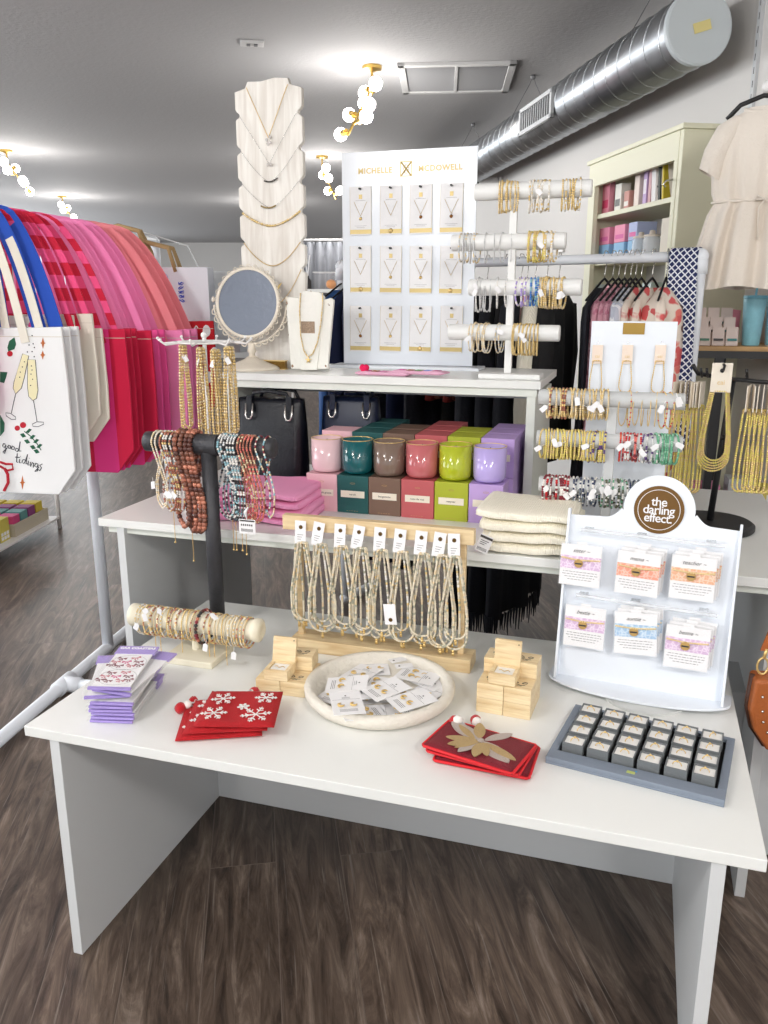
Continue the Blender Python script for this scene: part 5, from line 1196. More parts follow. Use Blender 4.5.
for (x, y, r_) in ((112,610,15),(84,625,13),(48,262,14)): fill(q, [z(x+r_*cos(2*pi*i/12), y+r_*sin(2*pi*i/12)) for i in range(12)], 1)
line(q, [z(0,790),z(30,800),z(60,800),z(64,825),z(36,832),z(0,810)], .0042, 1); line(q, [z(22,820),z(38,850),z(40,890),z(20,930)], .0055, 1)
for (x, y, r_) in ((209,210,28),(208,268,22),(109,890,34)):
    fill(q, [z(x,y-r_),z(x+6,y-4),z(x+13,y),z(x+6,y+4),z(x,y+r_),z(x-6,y+4),z(x-13,y),z(x-6,y-4)], 2)
q.build('holly_print', [GRN, REB, ORA], body)
# cursive lettering, stroke by stroke
q = MB()
def cur(pts, r=.0016): line(q, [z(*p) for p in pts], r)
cur([(26,703),(16,700),(12,712),(20,720),(28,706),(28,730),(22,748),(14,742),(34,722)]); cur([(36,712),(40,722),(50,724),(52,712),(42,708),(38,716)]); cur([(54,716),(58,728),(68,730),(70,718),(60,712),(56,722)]); cur([(88,726),(78,722),(74,734),(84,740),(92,726),(98,690),(92,738),(102,736)])
cur([(84,748),(80,790),(88,792)]); cur([(74,766),(96,768)]); cur([(96,776),(94,794),(102,794)]); cur([(99,762),(100,764)])
cur([(122,780),(112,778),(106,792),(116,798),(124,784),(134,752),(126,800),(134,798)]); cur([(138,784),(136,806),(144,804)]); cur([(142,770),(143,772)]); cur([(148,790),(148,812),(158,792),(164,796),(162,816)]); cur([(184,800),(174,796),(168,810),(178,816),(186,802),(182,834),(170,836),(190,814)]); cur([(206,800),(194,806),(202,818),(194,832),(184,826)])
q.build('script_lettering', OUT, body)
tote(s0+.04, 'plain white canvas tote hanging just behind the printed one', WT, BLS, hw_=.195, sw=.028, strapoff=.10)
tote(s0+.085, 'plain white canvas tote with checked straps, third from the front of the rack', WT, CHK, hw_=.20, sw=.013, strapoff=.13)
tote(s0-.06, 'pale pink tote cut off at the left photo edge', LPK, CT, hw_=.13, top=1.47, h=.36, dx=-.17)
g, b = tote(s0+.125, 'white tote with pink ball ornament print behind the white ones', CT, CHK, top=1.465, h=.5, hw_=.165, sw=.013, strapoff=.12)
q = MB(); 
for x, m_ in ((-.09,0),(.02,0),(-.03,1),(.08,1)):
    if m_ == 0: q.add([(x+.022*cos(2*pi*i/16), -.0068, 1.425+.022*sin(2*pi*i/16)) for i in range(16)], [tuple(range(16))], 0)
    else: q.prism([(x-.012,1.445),(x,1.405),(x+.012,1.445)], -.0068, -.006, 'y', 1)
q.build('ornament_print', [PKS, BLS], b)
tote(s0+.16, 'cream canvas tote between the white and the striped totes', CT, CHK, hw_=.215, top=1.47, h=.43, sw=.013, strapoff=.15)
tote(s0+.20, 'second cream canvas tote touching the striped totes', CT, CHK, hw_=.225, top=1.42, h=.40, sw=.013, strapoff=.12)
for k in range(3): tote(s0+.26+.045*k, 'red and pink striped tote with checked straps, %s of three' % ('front', 'middle', 'rear')[k], STR, CHK if k == 0 else LPK, hw_=.25, dx=.03, top=1.415, h=.52, sw=.013, strapoff=.17)
for k in range(3): tote(s0+.41+.06*k, 'hot pink canvas tote, %s of three behind the striped ones' % ('front', 'middle', 'rear')[k], PKS if k else STR, LPK, hw_=.25, dx=.06, top=1.405, h=.51, sw=.016, strapoff=.17)
for k in range(3): tote(s0+.60+.075*k, 'bubblegum pink tote with salmon straps, number %s of three' % ('one', 'two', 'three')[k], LPK, PLS, hw_=.255, dx=.10, top=1.40, h=.47, sw=.018, strapoff=.18)
g, b = tote(s0+.80, 'red holiday tote with white figures behind the pink totes', M('holiday red cloth', (192,16,32), .85), REB and M('holiday red cloth'), hw_=.27, top=1.43, h=.42, dx=.14, sw=.012)
q = MB()
for i, x in enumerate((-.02, .09, .19)):
    for j, z_ in enumerate((1.39, 1.30, 1.20)):
        xx = x+.03*(j % 2); q.tube([(xx, -.0068, z_-.018), (xx, -.0068, z_+.012), (xx+.006, -.0068, z_+.02), (xx+.013, -.0068, z_+.012)], .0032, 6)
        q.add([(xx+.05+.017*cos(2*pi*i_/14), -.0068, z_+.024*sin(2*pi*i_/14)) for i_ in range(14)], [tuple(range(14))], 0)
q.build('candy_cane_print', WT, b)
# paper bag with rope handles
g = E('shopping_bag', 'white paper shopping bag with tan rope handles and blue scribbled print', 'shopping bag', RR_(.40, .27), YAWR+RD(6))
q = MB(); zt__ = 1.65
q.bb(-.15, .14, -.05, .05, 1.27, zt__); bb_ = q.build('bag_body', M('white paper', (228,232,240), .5), g, bevel=.002)
for y in (-.045, .045):
    q = MB(); q.tube([(-.11, y, zt__-.02), (-.13, y*.8, zt__+.07), (-.16, y*.3, zt__+.15), (-.255, 0, ZR+pr+.014), (-.285, 0, ZR+pr+.012), (-.20, y*.3, zt__+.12), (-.03, y*.8, zt__+.08), (.0, y, zt__-.02)], .010, 8); q.build('rope_handle', M('tan rope', (176,148,104), .8), g, smooth=True)
q = MB()
for k in range(5): q.tube([(.02+.012*sin(i*1.3+k), -.0505, zt__-.14+.018*k+.006*cos(i*1.7)) for i in range(8)], .0022, 5)
q.build('blue_print', M('blue ink', (72,96,204), .7), bb_)
q = MB(); q.tube([(-.07+.035*cos(t), -.0505, zt__-.045+.025*sin(t)) for t in [2*pi*i/24 for i in range(24)]], .0012, 5, True); q.tube([(-.07+.02*cos(t), -.0505, zt__-.045+.014*sin(t*2)) for t in [2*pi*i/24 for i in range(24)]], .0012, 5, True); q.bb(-.12, -.09, -.0505, -.05, zt__-.12, zt__-.09, 1); q.build('stamp_print', [M('pale blue ink', (150,170,216), .7), INK], bb_)
g = E('shopping_bag', 'translucent grey frosted bag behind the white paper one', 'shopping bag', RR_(.58, .39), YAWR+RD(-4))
q = MB(); q.bb(-.12, .1, -.04, .04, 1.28, 1.64); q.build('bag_body', M('frosted bag', (196,198,198), .4), g, bevel=.002)
q = MB(); q.tube([(-.07,-.04,1.63),(-.14,-.02,1.75),(-.37,0,ZR+.03),(-.40,0,ZR+.025)], .003, 6); q.build('handle', M('frosted bag'), g)
# low wire shelf on the floor
P = PZ(60, 528, 0); Q_ = PZ(0, 549, .085); LY = math.atan2(P[1]-Q_[1], P[0]-Q_[0])
g = E('low_rack', 'low white metal display rack on the floor beyond the totes', 'shelf', (P[0], P[1]-.0, 0), LY)
zsh = .085
q = MB(); q.tube([(0,0,0),(0,0,.55)], .014, 10); q.build('leg', PWHITE, g, smooth=True)
q = MB(); q.tube([(-1.3,0,0),(-1.3,0,.55)], .014, 10); q.build('leg', PWHITE, g, smooth=True)
q = MB(); q.tube([(0,.5,0),(0,.5,.55)], .014, 10); q.build('leg', PWHITE, g, smooth=True)
q = MB(); q.tube([(-1.3,.5,0),(-1.3,.5,.55)], .014, 10); q.build('leg', PWHITE, g, smooth=True)
q = MB(); q.bb(-1.3, 0, -.01, .51, zsh-.015, zsh); q.build('shelf_board', PWHITE, g, bevel=.003)
q = MB(); q.bb(-1.3, 0, -.01, .51, .535, .55); q.build('shelf_board', PWHITE, g, bevel=.003)
def gl(x, y, z): c, s = cos(LY), sin(LY); return (P[0]+x*c-y*s, P[1]+x*s+y*c, z)
w = E('wicker_basket', 'shallow pale wicker basket on the low white rack', 'basket', gl(-.30, .03, zsh), LY)
WK = M('pale wicker', (206,196,174), .8, bump=.8, scale=200, var=.15)
q = MB(); q.bb(-.22, .22, 0, .40, 0, .01); q.bb(-.22, .22, 0, .012, .01, .08); q.bb(-.22, .22, .388, .40, .01, .08); q.bb(-.22, -.208, .012, .388, .01, .08); q.bb(.208, .22, .012, .388, .01, .08); q.build('basket_body', WK, w, bevel=.003)
for k, (c, lb) in enumerate((((212,70,130),'magenta'),((96,150,148),'teal'),((140,62,120),'plum'),((214,190,60),'mustard'))):
    for j in range(3):
        o = MB().bb(-.042, .042, 0, .10, 0, .115+.004*k); o = o.build('soap_box', M('soap '+lb, c, .6), None, gl(-.30-.155+.1*k, .05+.12*j, zsh+.0105), LY, bevel=.002); tag(o, '%s soap box in the %s row of the wicker basket' % (lb, ('front','middle','back')[j]), 'box')
for k, (c, lb) in enumerate((((214,200,90),'yellow'),((56,82,160),'blue'))):
    b = E('soap_box', lb+' box with window panes left of the wicker basket', 'box', gl(-.60-.12*k, .05, zsh), LY); q = MB(); q.bb(-.055,.055,0,.09,0,.14); q.build('carton', M('soap '+lb, c, .6), b, bevel=.002)
    q = MB()
    for i in range(3):
        for j in range(2): q.bb(-.045+.032*i, -.021+.032*i, -.001, 0, .012+.026*j, .032+.026*j)
    q.build('window_print', CARD, b)
# ================================================================== CLOTHES RACK BEHIND, RIGHT WALL GOODS
CR = (1.105, 2.99); CL = (-.20, 3.98); ZG = 1.665
q_ = PY(700, 256, CR[1]); ZG = q_[2]; 
cd_ = (CL[0]-CR[0], CL[1]-CR[1]); cl_ = math.hypot(*cd_); cu = (cd_[0]/cl_, cd_[1]/cl_); cyaw = math.atan2(-cu[1], -cu[0])
g = E('clothes_rack', 'white pipe clothes rack running behind the riser', 'clothes rack', (CR[0], CR[1], 0), cyaw)
q = MB(); q.tube([(0,0,ZG),(-cl_,0,ZG)], .018, 16); q.build('top_rail', PVC, g, smooth=True)
for x in (0, -cl_):
    q = MB(); q.tube([(x,0,.03),(x,0,ZG)], .021, 16); q.build('upright', PVC, g, smooth=True)
    s = -1 if x == 0 else 1
    q = MB(); q.tube([(x+s*.06,0,ZG),(x+s*.02,0,ZG),(x,0,ZG-.02),(x,0,ZG-.06)], .027, 14); q.ball((x,0,ZG),.027,14); q.build('elbow_fitting', PVC, g, smooth=True)
    q = MB(); q.tube([(x,-.02,.03),(x,.26,.03)], .021, 14); q.build('foot', PVC, g, smooth=True)
def railpos(px_):
    lo, hi = -.1, cl_+.3
    for _ in range(40):
        m = (lo+hi)/2; x = proj((CR[0]+cu[0]*m, CR[1]+cu[1]*m, ZG))[0]
        if x > px_: lo = m
        else: hi = m
    return m
def garment(px_, label, mat, L=.8, w=.36, th=.035, neck=.07, flare=1., ang=0, group=None, sleeve=0, name='hanging_garment', cat='garment', drop0=.085, hanger=True, hm=None, fringe=False, ztop=None):
    m = railpos(px_) if px_ is not None else None
    P = (CR[0]+cu[0]*m, CR[1]+cu[1]*m, 0)
    g = E(name, label, cat, (P[0], P[1], 0), cyaw+pi/2+ang, group)
    z0 = ZG-.02-drop0
    q = MB(); n = 44; lv = [(0,neck),(.015,neck+.02),(.04,w*.34),(.07,w*.46),(.12,w*.48),(.22,w*.46),(.4,w*.45*flare),(.7,w*.48*flare),(1.,w*.52*flare)]; vs = []; ph = random.uniform(0,6)
    for k, (t, hw_) in enumerate(lv):
        z = z0-(t if t < .25 else .22+(t-.22)/.78*(L-.22))
        for i in range(n):
            a = 2*pi*i/n; f = min(1, k/5)
            vs.append((hw_*cos(a), th*(.35+.65*min(1, k/3))*sin(a)*(1+.5*f*sin(7*a+ph))+f*.008*sin(9*hw_*cos(a)/w*3+ph), z+.004*sin(5*a)*f))
    q.add(vs, [(k*n+i, k*n+(i+1) % n, (k+1)*n+(i+1) % n, (k+1)*n+i) for k in range(len(lv)-1) for i in range(n)]+[tuple(range(n-1,-1,-1)), tuple(range((len(lv)-1)*n, len(lv)*n))])
    b = q.build('cloth', mat, g, smooth=True)
    if fringe:
        q = MB(); zb_ = z0-L
        for i in range(60):
            a = 2*pi*i/60; x, y = w*.52*flare*cos(a), th*1.1*sin(a); l = random.uniform(.06,.12)
            q.tube([(x,y,zb_+.01),(x+random.uniform(-.01,.01),y,zb_-l*.5),(x+random.uniform(-.015,.015),y,zb_-l)], .004, 5, rf=[.006,.004,.0015])
        q.build('fringe', mat, g)
    if sleeve:
        for s in (-1, 1):
            q = MB(); q.tube([(s*w*.43,0,z0-.06),(s*w*.5,0,z0-.25),(s*w*.52,.01,z0-.45),(s*w*.5,.015,z0-sleeve)], .04, 12, rf=[.035,.045,.04,.03]); q.build('sleeve', mat, g, smooth=True)
    if hanger:
        q = MB(); q.tube([(0,0,z0+.03),(0,0,z0+.055),(.016,0,ZG+.0),(.024,0,ZG+.012),(.012,0,ZG+.028),(-.012,0,ZG+.028),(-.024,0,ZG+.010)], .0018, 6); q.build('hanger_hook', SILV, g, smooth=True)
        q = MB(); q.tube([(-w*.44,0,z0-.045),(-.03,0,z0+.022),(0,0,z0+.034),(.03,0,z0+.022),(w*.44,0,z0-.045)], .0042, 8); q.build('hanger', hm or M('black velvet hanger', (26,26,28), .9), g, smooth=True)
    return g
def floral(name, base, c1, c2, c3, scale=14):
    m, N, L, b = nodes_mat(name); tc = N.new('ShaderNodeTexCoord'); v = N.new('ShaderNodeTexVoronoi'); v.inputs['Scale'].default_value = scale; v.inputs['Randomness'].default_value = 1
    n = N.new('ShaderNodeTexNoise'); n.inputs['Scale'].default_value = scale*.8; ad = N.new('ShaderNodeVectorMath'); ad.operation = 'ADD'; sc_ = N.new('ShaderNodeVectorMath'); sc_.operation = 'SCALE'; sc_.inputs['Scale'].default_value = .08
    L.new(tc.outputs['Object'], n.inputs['Vector']); L.new(n.outputs['Color'], sc_.inputs[0]); L.new(tc.outputs['Object'], ad.inputs[0]); L.new(sc_.outputs[0], ad.inputs[1]); L.new(ad.outputs[0], v.inputs['Vector'])
    sp = N.new('ShaderNodeSeparateColor'); L.new(v.outputs['Color'], sp.inputs[0]); r = N.new('ShaderNodeValToRGB'); r.color_ramp.interpolation = 'CONSTANT'; e = r.color_ramp.elements
    e[0].color = lin(c1); e[1].position = .3; e[1].color = lin(c2); q = e.new(.55); q.color = lin(c3); q = e.new(.75); q.color = lin(base); L.new(sp.outputs[0], r.inputs[0])
    r2 = N.new('ShaderNodeValToRGB'); r2.color_ramp.elements[0].position = .45; r2.color_ramp.elements[1].position = .55; L.new(v.outputs['Distance'], r2.inputs[0])
    mx = N.new('ShaderNodeMixRGB'); L.new(r2.outputs[0], mx.inputs[0]); L.new(r.outputs[0], mx.inputs[1]); mx.inputs[2].default_value = lin(base); L.new(mx.outputs[0], b.inputs['Base Color']); b.inputs['Roughness'].default_value = .85
    return m
BK = M('black cloth', (22,24,34), .85, bump=.3, scale=60); NV = M('navy cloth', (24,36,72), .85); DEN = M('denim blue cloth', (52,92,150), .85); MV = floral('mauve floral cloth', (206,150,164), (190,120,140), (226,190,198), (160,96,110), 40)
WS = band_mat('white and grey stripe cloth', (238,238,242), (196,200,214), .010, 'X'); CO = floral('coral camouflage floral cloth', (236,222,208), (216,96,96), (112,76,58), (226,120,110), 19); KCR = rib_mat('cream knit', (238,232,214), 120); KBL = M('black knit', (20,20,22), .9)
MAU = floral('rust floral cloth', (160,60,52), (70,30,36), (206,120,100), (36,24,30), 16)
garment(606, 'black sleeveless top, leftmost of the right hand cluster on the pipe rack', BK, .8)
for k, px_ in enumerate((614, 620, 626)): garment(px_, 'mauve floral blouse, %s of three on the pipe rack' % ('left', 'middle', 'right')[k], MV, .62, .36)
garment(632, 'white and grey striped shirt on the pipe rack', WS, .6); garment(637, 'white and grey striped shirt beside the coral print dresses', WS, .58)
garment(643, 'coral and brown print dress, left one on the pipe rack', CO, .9, flare=1.1); garment(654, 'coral and brown print dress, middle one on the pipe rack', CO, .95, flare=1.1); garment(668, 'coral and brown print dress, right one nearest the rack corner', CO, .95, ang=.2, flare=1.2, th=.06)
for k, px_ in enumerate((400, 418, 436)): garment(px_, 'black long dress seen through the riser, %s' % ('left', 'middle', 'right')[k], BK if k != 1 else NV, 1.2, .42, flare=1.15)
garment(343, 'denim blue garment at the left end of the pipe rack', DEN, .7, th=.05); garment(352, 'navy garment beside the denim one on the pipe rack', NV, .9); garment(372, 'navy dress hanging behind the card board', NV, 1.1, .42)
for k, px_ in enumerate((456, 474)): garment(px_, 'rust floral dress %s on the pipe rack behind the bracelet stand' % ('left one', 'right one')[k], MAU, .45, .4)
for k, px_ in enumerate((488, 508, 528)): garment(px_, 'long black fringed wrap, %s of three behind the bracelet stand' % ('left', 'middle', 'right')[k], BK, 1.32, .44, th=.05, flare=1.2, fringe=True, ang=.1)
for k, px_ in enumerate((512, 522)): garment(px_, 'black knit dress, %s one behind the bracelet stand' % ('left', 'right')[k], KBL, 1.0, .42, th=.045)
garment(548, 'cream knit cardigan hanging on the pipe rack', KCR, .62, .42, th=.06, sleeve=.6, ang=.2); garment(560, 'black and cream trimmed jacket beside the cream cardigan', KBL, .66, .4, th=.05, sleeve=.5, ang=.2)
for k, px_ in enumerate((470, 508, 536)): garment(px_, 'pink floral blouse, %s one behind the white bracelet arms' % ('left', 'middle', 'right')[k], floral('pink floral cloth %d' % k, (238,206,206), (226,150,160), (206,120,130), (246,230,222), 22), .24, .34)
# navy patterned scarf over the rail
def lattice_mat():
    m, N, L, b = nodes_mat('navy lattice cloth'); tc = N.new('ShaderNodeTexCoord'); mp = N.new('ShaderNodeMapping'); mp.inputs['Rotation'].default_value = (0, RD(45), 0); L.new(tc.outputs['Object'], mp.inputs[0])
    c = N.new('ShaderNodeTexChecker'); c.inputs['Scale'].default_value = 44; c.inputs[1].default_value = lin((28,44,96)); c.inputs[2].default_value = lin((232,234,240)); L.new(mp.outputs[0], c.inputs['Vector'])
    sp = N.new('ShaderNodeSeparateXYZ'); L.new(mp.outputs[0], sp.inputs[0]); outs = []
    for ax in ('X', 'Z'):
        d = N.new('ShaderNodeMath'); d.operation = 'MULTIPLY'; d.inputs[1].default_value = 58; L.new(sp.outputs[ax], d.inputs[0]); f = N.new('ShaderNodeMath'); f.operation = 'FRACT'; L.new(d.outputs[0], f.inputs[0]); l = N.new('ShaderNodeMath'); l.operation = 'LESS_THAN'; l.inputs[1].default_value = .24; L.new(f.outputs[0], l.inputs[0]); outs.append(l)
    mxx = N.new('ShaderNodeMath'); mxx.operation = 'MAXIMUM'; L.new(outs[0].outputs[0], mxx.inputs[0]); L.new(outs[1].outputs[0], mxx.inputs[1])
    mx = N.new('ShaderNodeMixRGB'); mx.inputs[1].default_value = lin((28,42,92)); mx.inputs[2].default_value = lin((232,234,240)); L.new(mxx.outputs[0], mx.inputs[0]); L.new(mx.outputs[0], b.inputs['Base Color']); b.inputs['Roughness'].default_value = .8; return m
m = railpos(686); g = E('patterned_scarf', 'navy scarf with white lattice pattern draped over the rack corner', 'scarf', (CR[0]+cu[0]*m, CR[1]+cu[1]*m, 0), cyaw)
q = MB(); vs = []; n = 10; pth = [(.026*cos(a), .026*sin(a)) for a in [pi*(1.25)-pi*1.5*i/12 for i in range(13)]]
pth = [(.03, -.45)]+[(.027*cos(pi-pi*i/10), .027*sin(pi-pi*i/10)) for i in range(10, -1, -1)]+[(-.034,-.1),(-.045,-.3),(-.06,-.5),(-.07,-.68)]
for i, (y, z_) in enumerate(pth):
    for k, e in enumerate((0, .003)):
        for j in range(n+1):
            x = (j/n-.5)*.10+(.07*max(0,-z_)*(.9) if i > 5 else 0); vs.append((x, y+(e if i < 6 else -e)+.004*sin(j*1.4+z_*9)*(z_ < -.05), ZG+z_+(e if abs(z_) < .03 else 0)))
w_ = 2*(n+1); fs = []
for i in range(len(pth)-1):
    for j in range(n): fs.append((i*w_+j, i*w_+j+1, (i+1)*w_+j+1, (i+1)*w_+j)); fs.append((i*w_+n+1+j, (i+1)*w_+n+1+j, (i+1)*w_+n+2+j, i*w_+n+2+j))
    fs.append((i*w_, (i+1)*w_, (i+1)*w_+n+1, i*w_+n+1)); fs.append((i*w_+n, i*w_+2*n+1, (i+1)*w_+2*n+1, (i+1)*w_+n))
q.add(vs, fs); q.build('cloth', lattice_mat(), g, smooth=True)
# bookcase against the right wall
BC_ = M('pale sage bookcase paint', (224,222,196), .5)
TN = 1.74   # front plane distance
P1_ = PZ(685, 123, 2.2); P0_ = PZ(588, 161, 2.2)
bk = (P1_[0], P1_[1], 0); bdir = (DX, DY); bw_ = .97; by = RZ+pi/2   # local x runs away along the wall, local -y faces the shop
g = E('bookcase', 'tall pale sage bookcase with open shelves against the right wall', 'bookcase', bk, by)
D_ = .36; HT = 2.2
# local axes: x = along wall (away), y = towards the shop
def bbx(x0, x1, y0, y1, z0, z1, nm, m_=BC_): q = MB(); q.bb(x0, x1, y0, y1, z0, z1); return q.build(nm, m_, g, bevel=.002)
bbx(0, .03, -D_, 0, 0, HT-.02, 'side_panel'); bbx(bw_-.03, bw_, -D_, 0, 0, HT-.02, 'side_panel'); bbx(.03, bw_-.03, -D_, -D_+.012, .0, HT-.02, 'back_panel')
bbx(-.012, bw_+.012, -D_, .012, HT-.02, HT, 'top_board'); q = MB(); q.bb(.03, bw_-.03, -.022, .002, HT-.13, HT-.02); q.bb(.03, .062, -.022, .002, .0, HT-.13); q.bb(bw_-.085, bw_-.03, -.022, .002, 0, HT-.13); q.build('face_frame', BC_, g, bevel=.001)
def bkz(py): return PZ and (lambda r, t: H+r[2]*t)(ray(640, py), 0)
SH = []
for py in (203, 256, 305):
    r = ray(640, py); t = None
    # meet the front plane of the bookcase
    nx, ny = NX, NY; d0 = bk[0]*nx+bk[1]*ny; t = d0/(r[0]*nx+ny); SH.append(H+r[2]*t)
SH = SH+[SH[-1]-.36, SH[-1]-.72, .08]
for zsh_ in SH: bbx(.03, bw_-.03, -D_+.012, -.024, zsh_-.022, zsh_, 'shelf')
q = MB(); q.tube([(0,0,0),(.0,.03,-.006),(.0,.04,-.02),(0,.03,-.03)], .004, 6); q.build('latch', SILV, g, (.055, .004, SH[0]+.06), smooth=True)
def onshelf(px_, k, dep=.05):
    zsh_ = SH[k]; d0 = bk[0]*NX+bk[1]*NY+dep; r = ray(px_, 240); t = d0/(r[0]*NX+NY); return (r[0]*t, t, zsh_)
def item(px_, k, w, d, h, c, label, name='box', cat='box', lean=0, dep=.06, labelc=None, z0=0, writing=None):
    P = onshelf(px_, k, dep); g = E(name, label, cat, (P[0], P[1], P[2]+z0), by, None, rot=(0, lean, by))
    q = MB(); q.bb(-w/2, w/2, -d, 0, 0, h); b = q.build('body', M('item %s' % (c,), c, .6), g, bevel=.002)
    if labelc: q = MB(); q.bb(-w*.38, w*.38, 0, .001, h*.2, h*.45); q.build('label', M('item %s' % (labelc,), labelc, .6), b)
    return g
item(603, 0, .085, .03, .155, (232,150,168), 'pink boxed game on the upper bookcase shelf', labelc=(214,70,110)); item(615, 0, .07, .05, .13, (232,230,222), 'white gift box with script beside the pink box', labelc=(120,120,120))
item(623.5, 0, .055, .05, .085, (206,150,140), 'small rose jar between the boxes on the upper shelf', 'jar', 'jar', labelc=(240,236,230)); item(633, 0, .05, .04, .19, (236,222,212), 'tall cream box on the upper bookcase shelf')
item(641, 0, .035, .11, .25, (196,170,214), 'lilac book standing on the upper bookcase shelf', 'book', 'book', labelc=(236,230,240)); item(645.5, 0, .025, .11, .245, (214,170,176), 'dusty rose book beside the lilac one', 'book', 'book'); item(650, 0, .04, .11, .18, (236,234,234), 'white leaning book on the upper bookcase shelf', 'book', 'book', lean=.1); item(655.5, 0, .022, .11, .17, (40,52,48), 'dark green book beside the yellow one', 'book', 'book', lean=.1); item(659, 0, .016, .11, .17, (220,196,60), 'yellow book on the upper bookcase shelf', 'book', 'book', lean=.1)
P = onshelf(667, 0, .12); g = E('candle_jar', 'large white ceramic canister at the right of the upper shelf', 'jar', P, by)
q = MB(); q.lathe([(0,0),(.052,0),(.056,.006),(.056,.18),(.052,.186),(.05,.17),(0,.168)], (0,0,0), 28); q.build('body', M('ivory ceramic', (230,220,208), .4), g, smooth=True)
q = MB(); q.tube([(.058*cos(t), .058*sin(t), .06+.02*abs(cos(t*1.0))) for t in [RD(30)+RD(110)*i/12 for i in range(13)]], .0025, 6); q.build('black_ribbon', INK, g)
for r_ in range(2):
    for c_, px_ in enumerate((604, 619, 632)):
        item(px_, 1, .12 if c_ < 2 else .09, .1, .082, (150,196,232) if r_ == 0 else ((240,150,180) if c_ < 2 else (180,190,226)), 'blue and pink boxed soap, %s box of the %s row on the second shelf' % (('left','middle','right')[c_], ('lower','upper')[r_]), z0=.083*r_, labelc=(226,110,170) if r_ else (236,236,248))
for k, px_ in enumerate((641, 652)):
    P = onshelf(px_, 1, .08); g = E('glass_jar', 'clear glass jar with lid, %s one on the second bookcase shelf' % ('left', 'right')[k], 'jar', P, by); q = MB(); q.lathe([(0,0),(.036,0),(.04,.01),(.04,.075),(.034,.085),(.034,.09),(.031,.09),(.031,.08),(.037,.07),(.037,.012),(0,.006)], (0,0,0), 24); q.build('body', CLEAR, g, smooth=True); q = MB(); q.lathe([(0,.088),(.038,.088),(.038,.096),(.014,.1),(.012,.115),(0,.118)], (0,0,0), 20); q.build('lid', M('ivory ceramic'), g, smooth=True)
item(665, 1, .09, .09, .155, (222,214,200), 'tall cream box at the right of the second bookcase shelf')
for k, px_ in enumerate((600, 612, 650)): item(px_, 2, .09, .08, .1, (232,170,176) if k % 2 else (200,214,210), 'pastel carton on the third bookcase shelf, %s' % ('leftmost', 'second', 'right')[k], labelc=(240,236,230))
item(604, 3, .1, .08, .12, (150,190,180), 'mint carton low in the bookcase')
# dress hung on a wall rod
P = PY(776, 104, 3.02)
g = E('display_dress', 'cream short-sleeved dress with drawstring waist hanging at the right wall', 'dress', (P[0], P[1], 0), RD(-24))
ztop_ = PY(740, 106, 3.02)[2]; zhem = PY(735, 288, 3.02)[2]; zw = PY(735, 201, 3.02)[2]
CLO = M('beige rib cotton', (236,226,214), .9, bump=.25, scale=150, sheen=.2)
q = MB(); n = 200; LV = [(0,.085,.03),(.012,.10,.035),(.03,.135,.045),(.06,.165,.055),(.12,.18,.06),(.22,.182,.062),((ztop_-zw)-.03,.178,.06),((ztop_-zw)-.006,.168,.055),((ztop_-zw)+.006,.168,.055),((ztop_-zw)+.04,.185,.065),((ztop_-zw)*.5+(ztop_-zhem)*.5,.21,.075),(ztop_-zhem,.235,.085)]
vs = []
for k, (dz, hw_, dp) in enumerate(LV):
    f = 0 if k < 5 else (.5 if k < 9 else 1.)
    for i in range(n):
        a = 2*pi*i/n; w_ = 1+f*.30*sin(13*a+1)+f*.16*sin(21*a)
        vs.append((hw_*cos(a)*(1+.02*f*sin(9*a)), dp*sin(a)*w_, ztop_-dz+(.006*sin(6*a) if k == len(LV)-1 else 0)))
q.add(vs, [(k*n+i, (k+1)*n+i, (k+1)*n+(i+1) % n, k*n+(i+1) % n) for k in range(len(LV)-1) for i in range(n)]); q.build('cloth', CLO, g, smooth=True)
for s in (-1, 1):
    q = MB(); vs = []
    for k, (x, z_, r_) in enumerate(((.10, ztop_-.035, .045), (.14, ztop_-.075, .07), (.175, ztop_-.15, .072), (.188, ztop_-.21, .07))):
        for i in range(20):
            a = 2*pi*i/20; vs.append((s*(x+r_*.55*cos(a)), r_*.75*sin(a)*(1+.08*sin(7*a)*(k/3)), z_+r_*.45*cos(a)*s*0+.35*r_*cos(a)*(1)))
    q.add(vs, [(k*20+i, (k+1)*20+i, (k+1)*20+(i+1) % 20, k*20+(i+1) % 20) for k in range(3) for i in range(20)]); q.build('sleeve', CLO, g, smooth=True)
q = MB(); q.tube([(.092*cos(t), .034*sin(t), ztop_-.004-.018*(sin(t) < 0)*abs(sin(t))) for t in [2*pi*i/40 for i in range(40)]], .007, 8, True); q.build('collar', CLO, g, smooth=True)
q = MB(); q.tube([(.172*cos(t), .060*sin(t), zw) for t in [2*pi*i/60 for i in range(60)]], .005, 6, True); q.tube([(-.0,-.064,zw),(.02,-.068,zw-.02),(.03,-.066,zw-.1)], .003, 6); q.tube([(-.0,-.064,zw),(-.018,-.068,zw-.025),(-.012,-.066,zw-.13)], .003, 6); q.tube([(0,-.066,zw),(.025,-.07,zw+.012),(.03,-.07,zw-.004),(0,-.066,zw),(-.025,-.07,zw+.012),(-.03,-.07,zw-.004),(0,-.066,zw)], .0028, 6); q.build('drawstring', CLO, g, smooth=True)
zr_ = PY(755, 86, 3.02)[2]
q = MB(); q.tube([(-.15,0,ztop_-.03),(-.11,0,ztop_+.012),(-.04,0,ztop_+.036),(0,0,ztop_+.03),(.04,0,ztop_+.036),(.11,0,ztop_+.012),(.15,0,ztop_-.03)], .008, 8); q.build('hanger', BLACK, g, smooth=True)
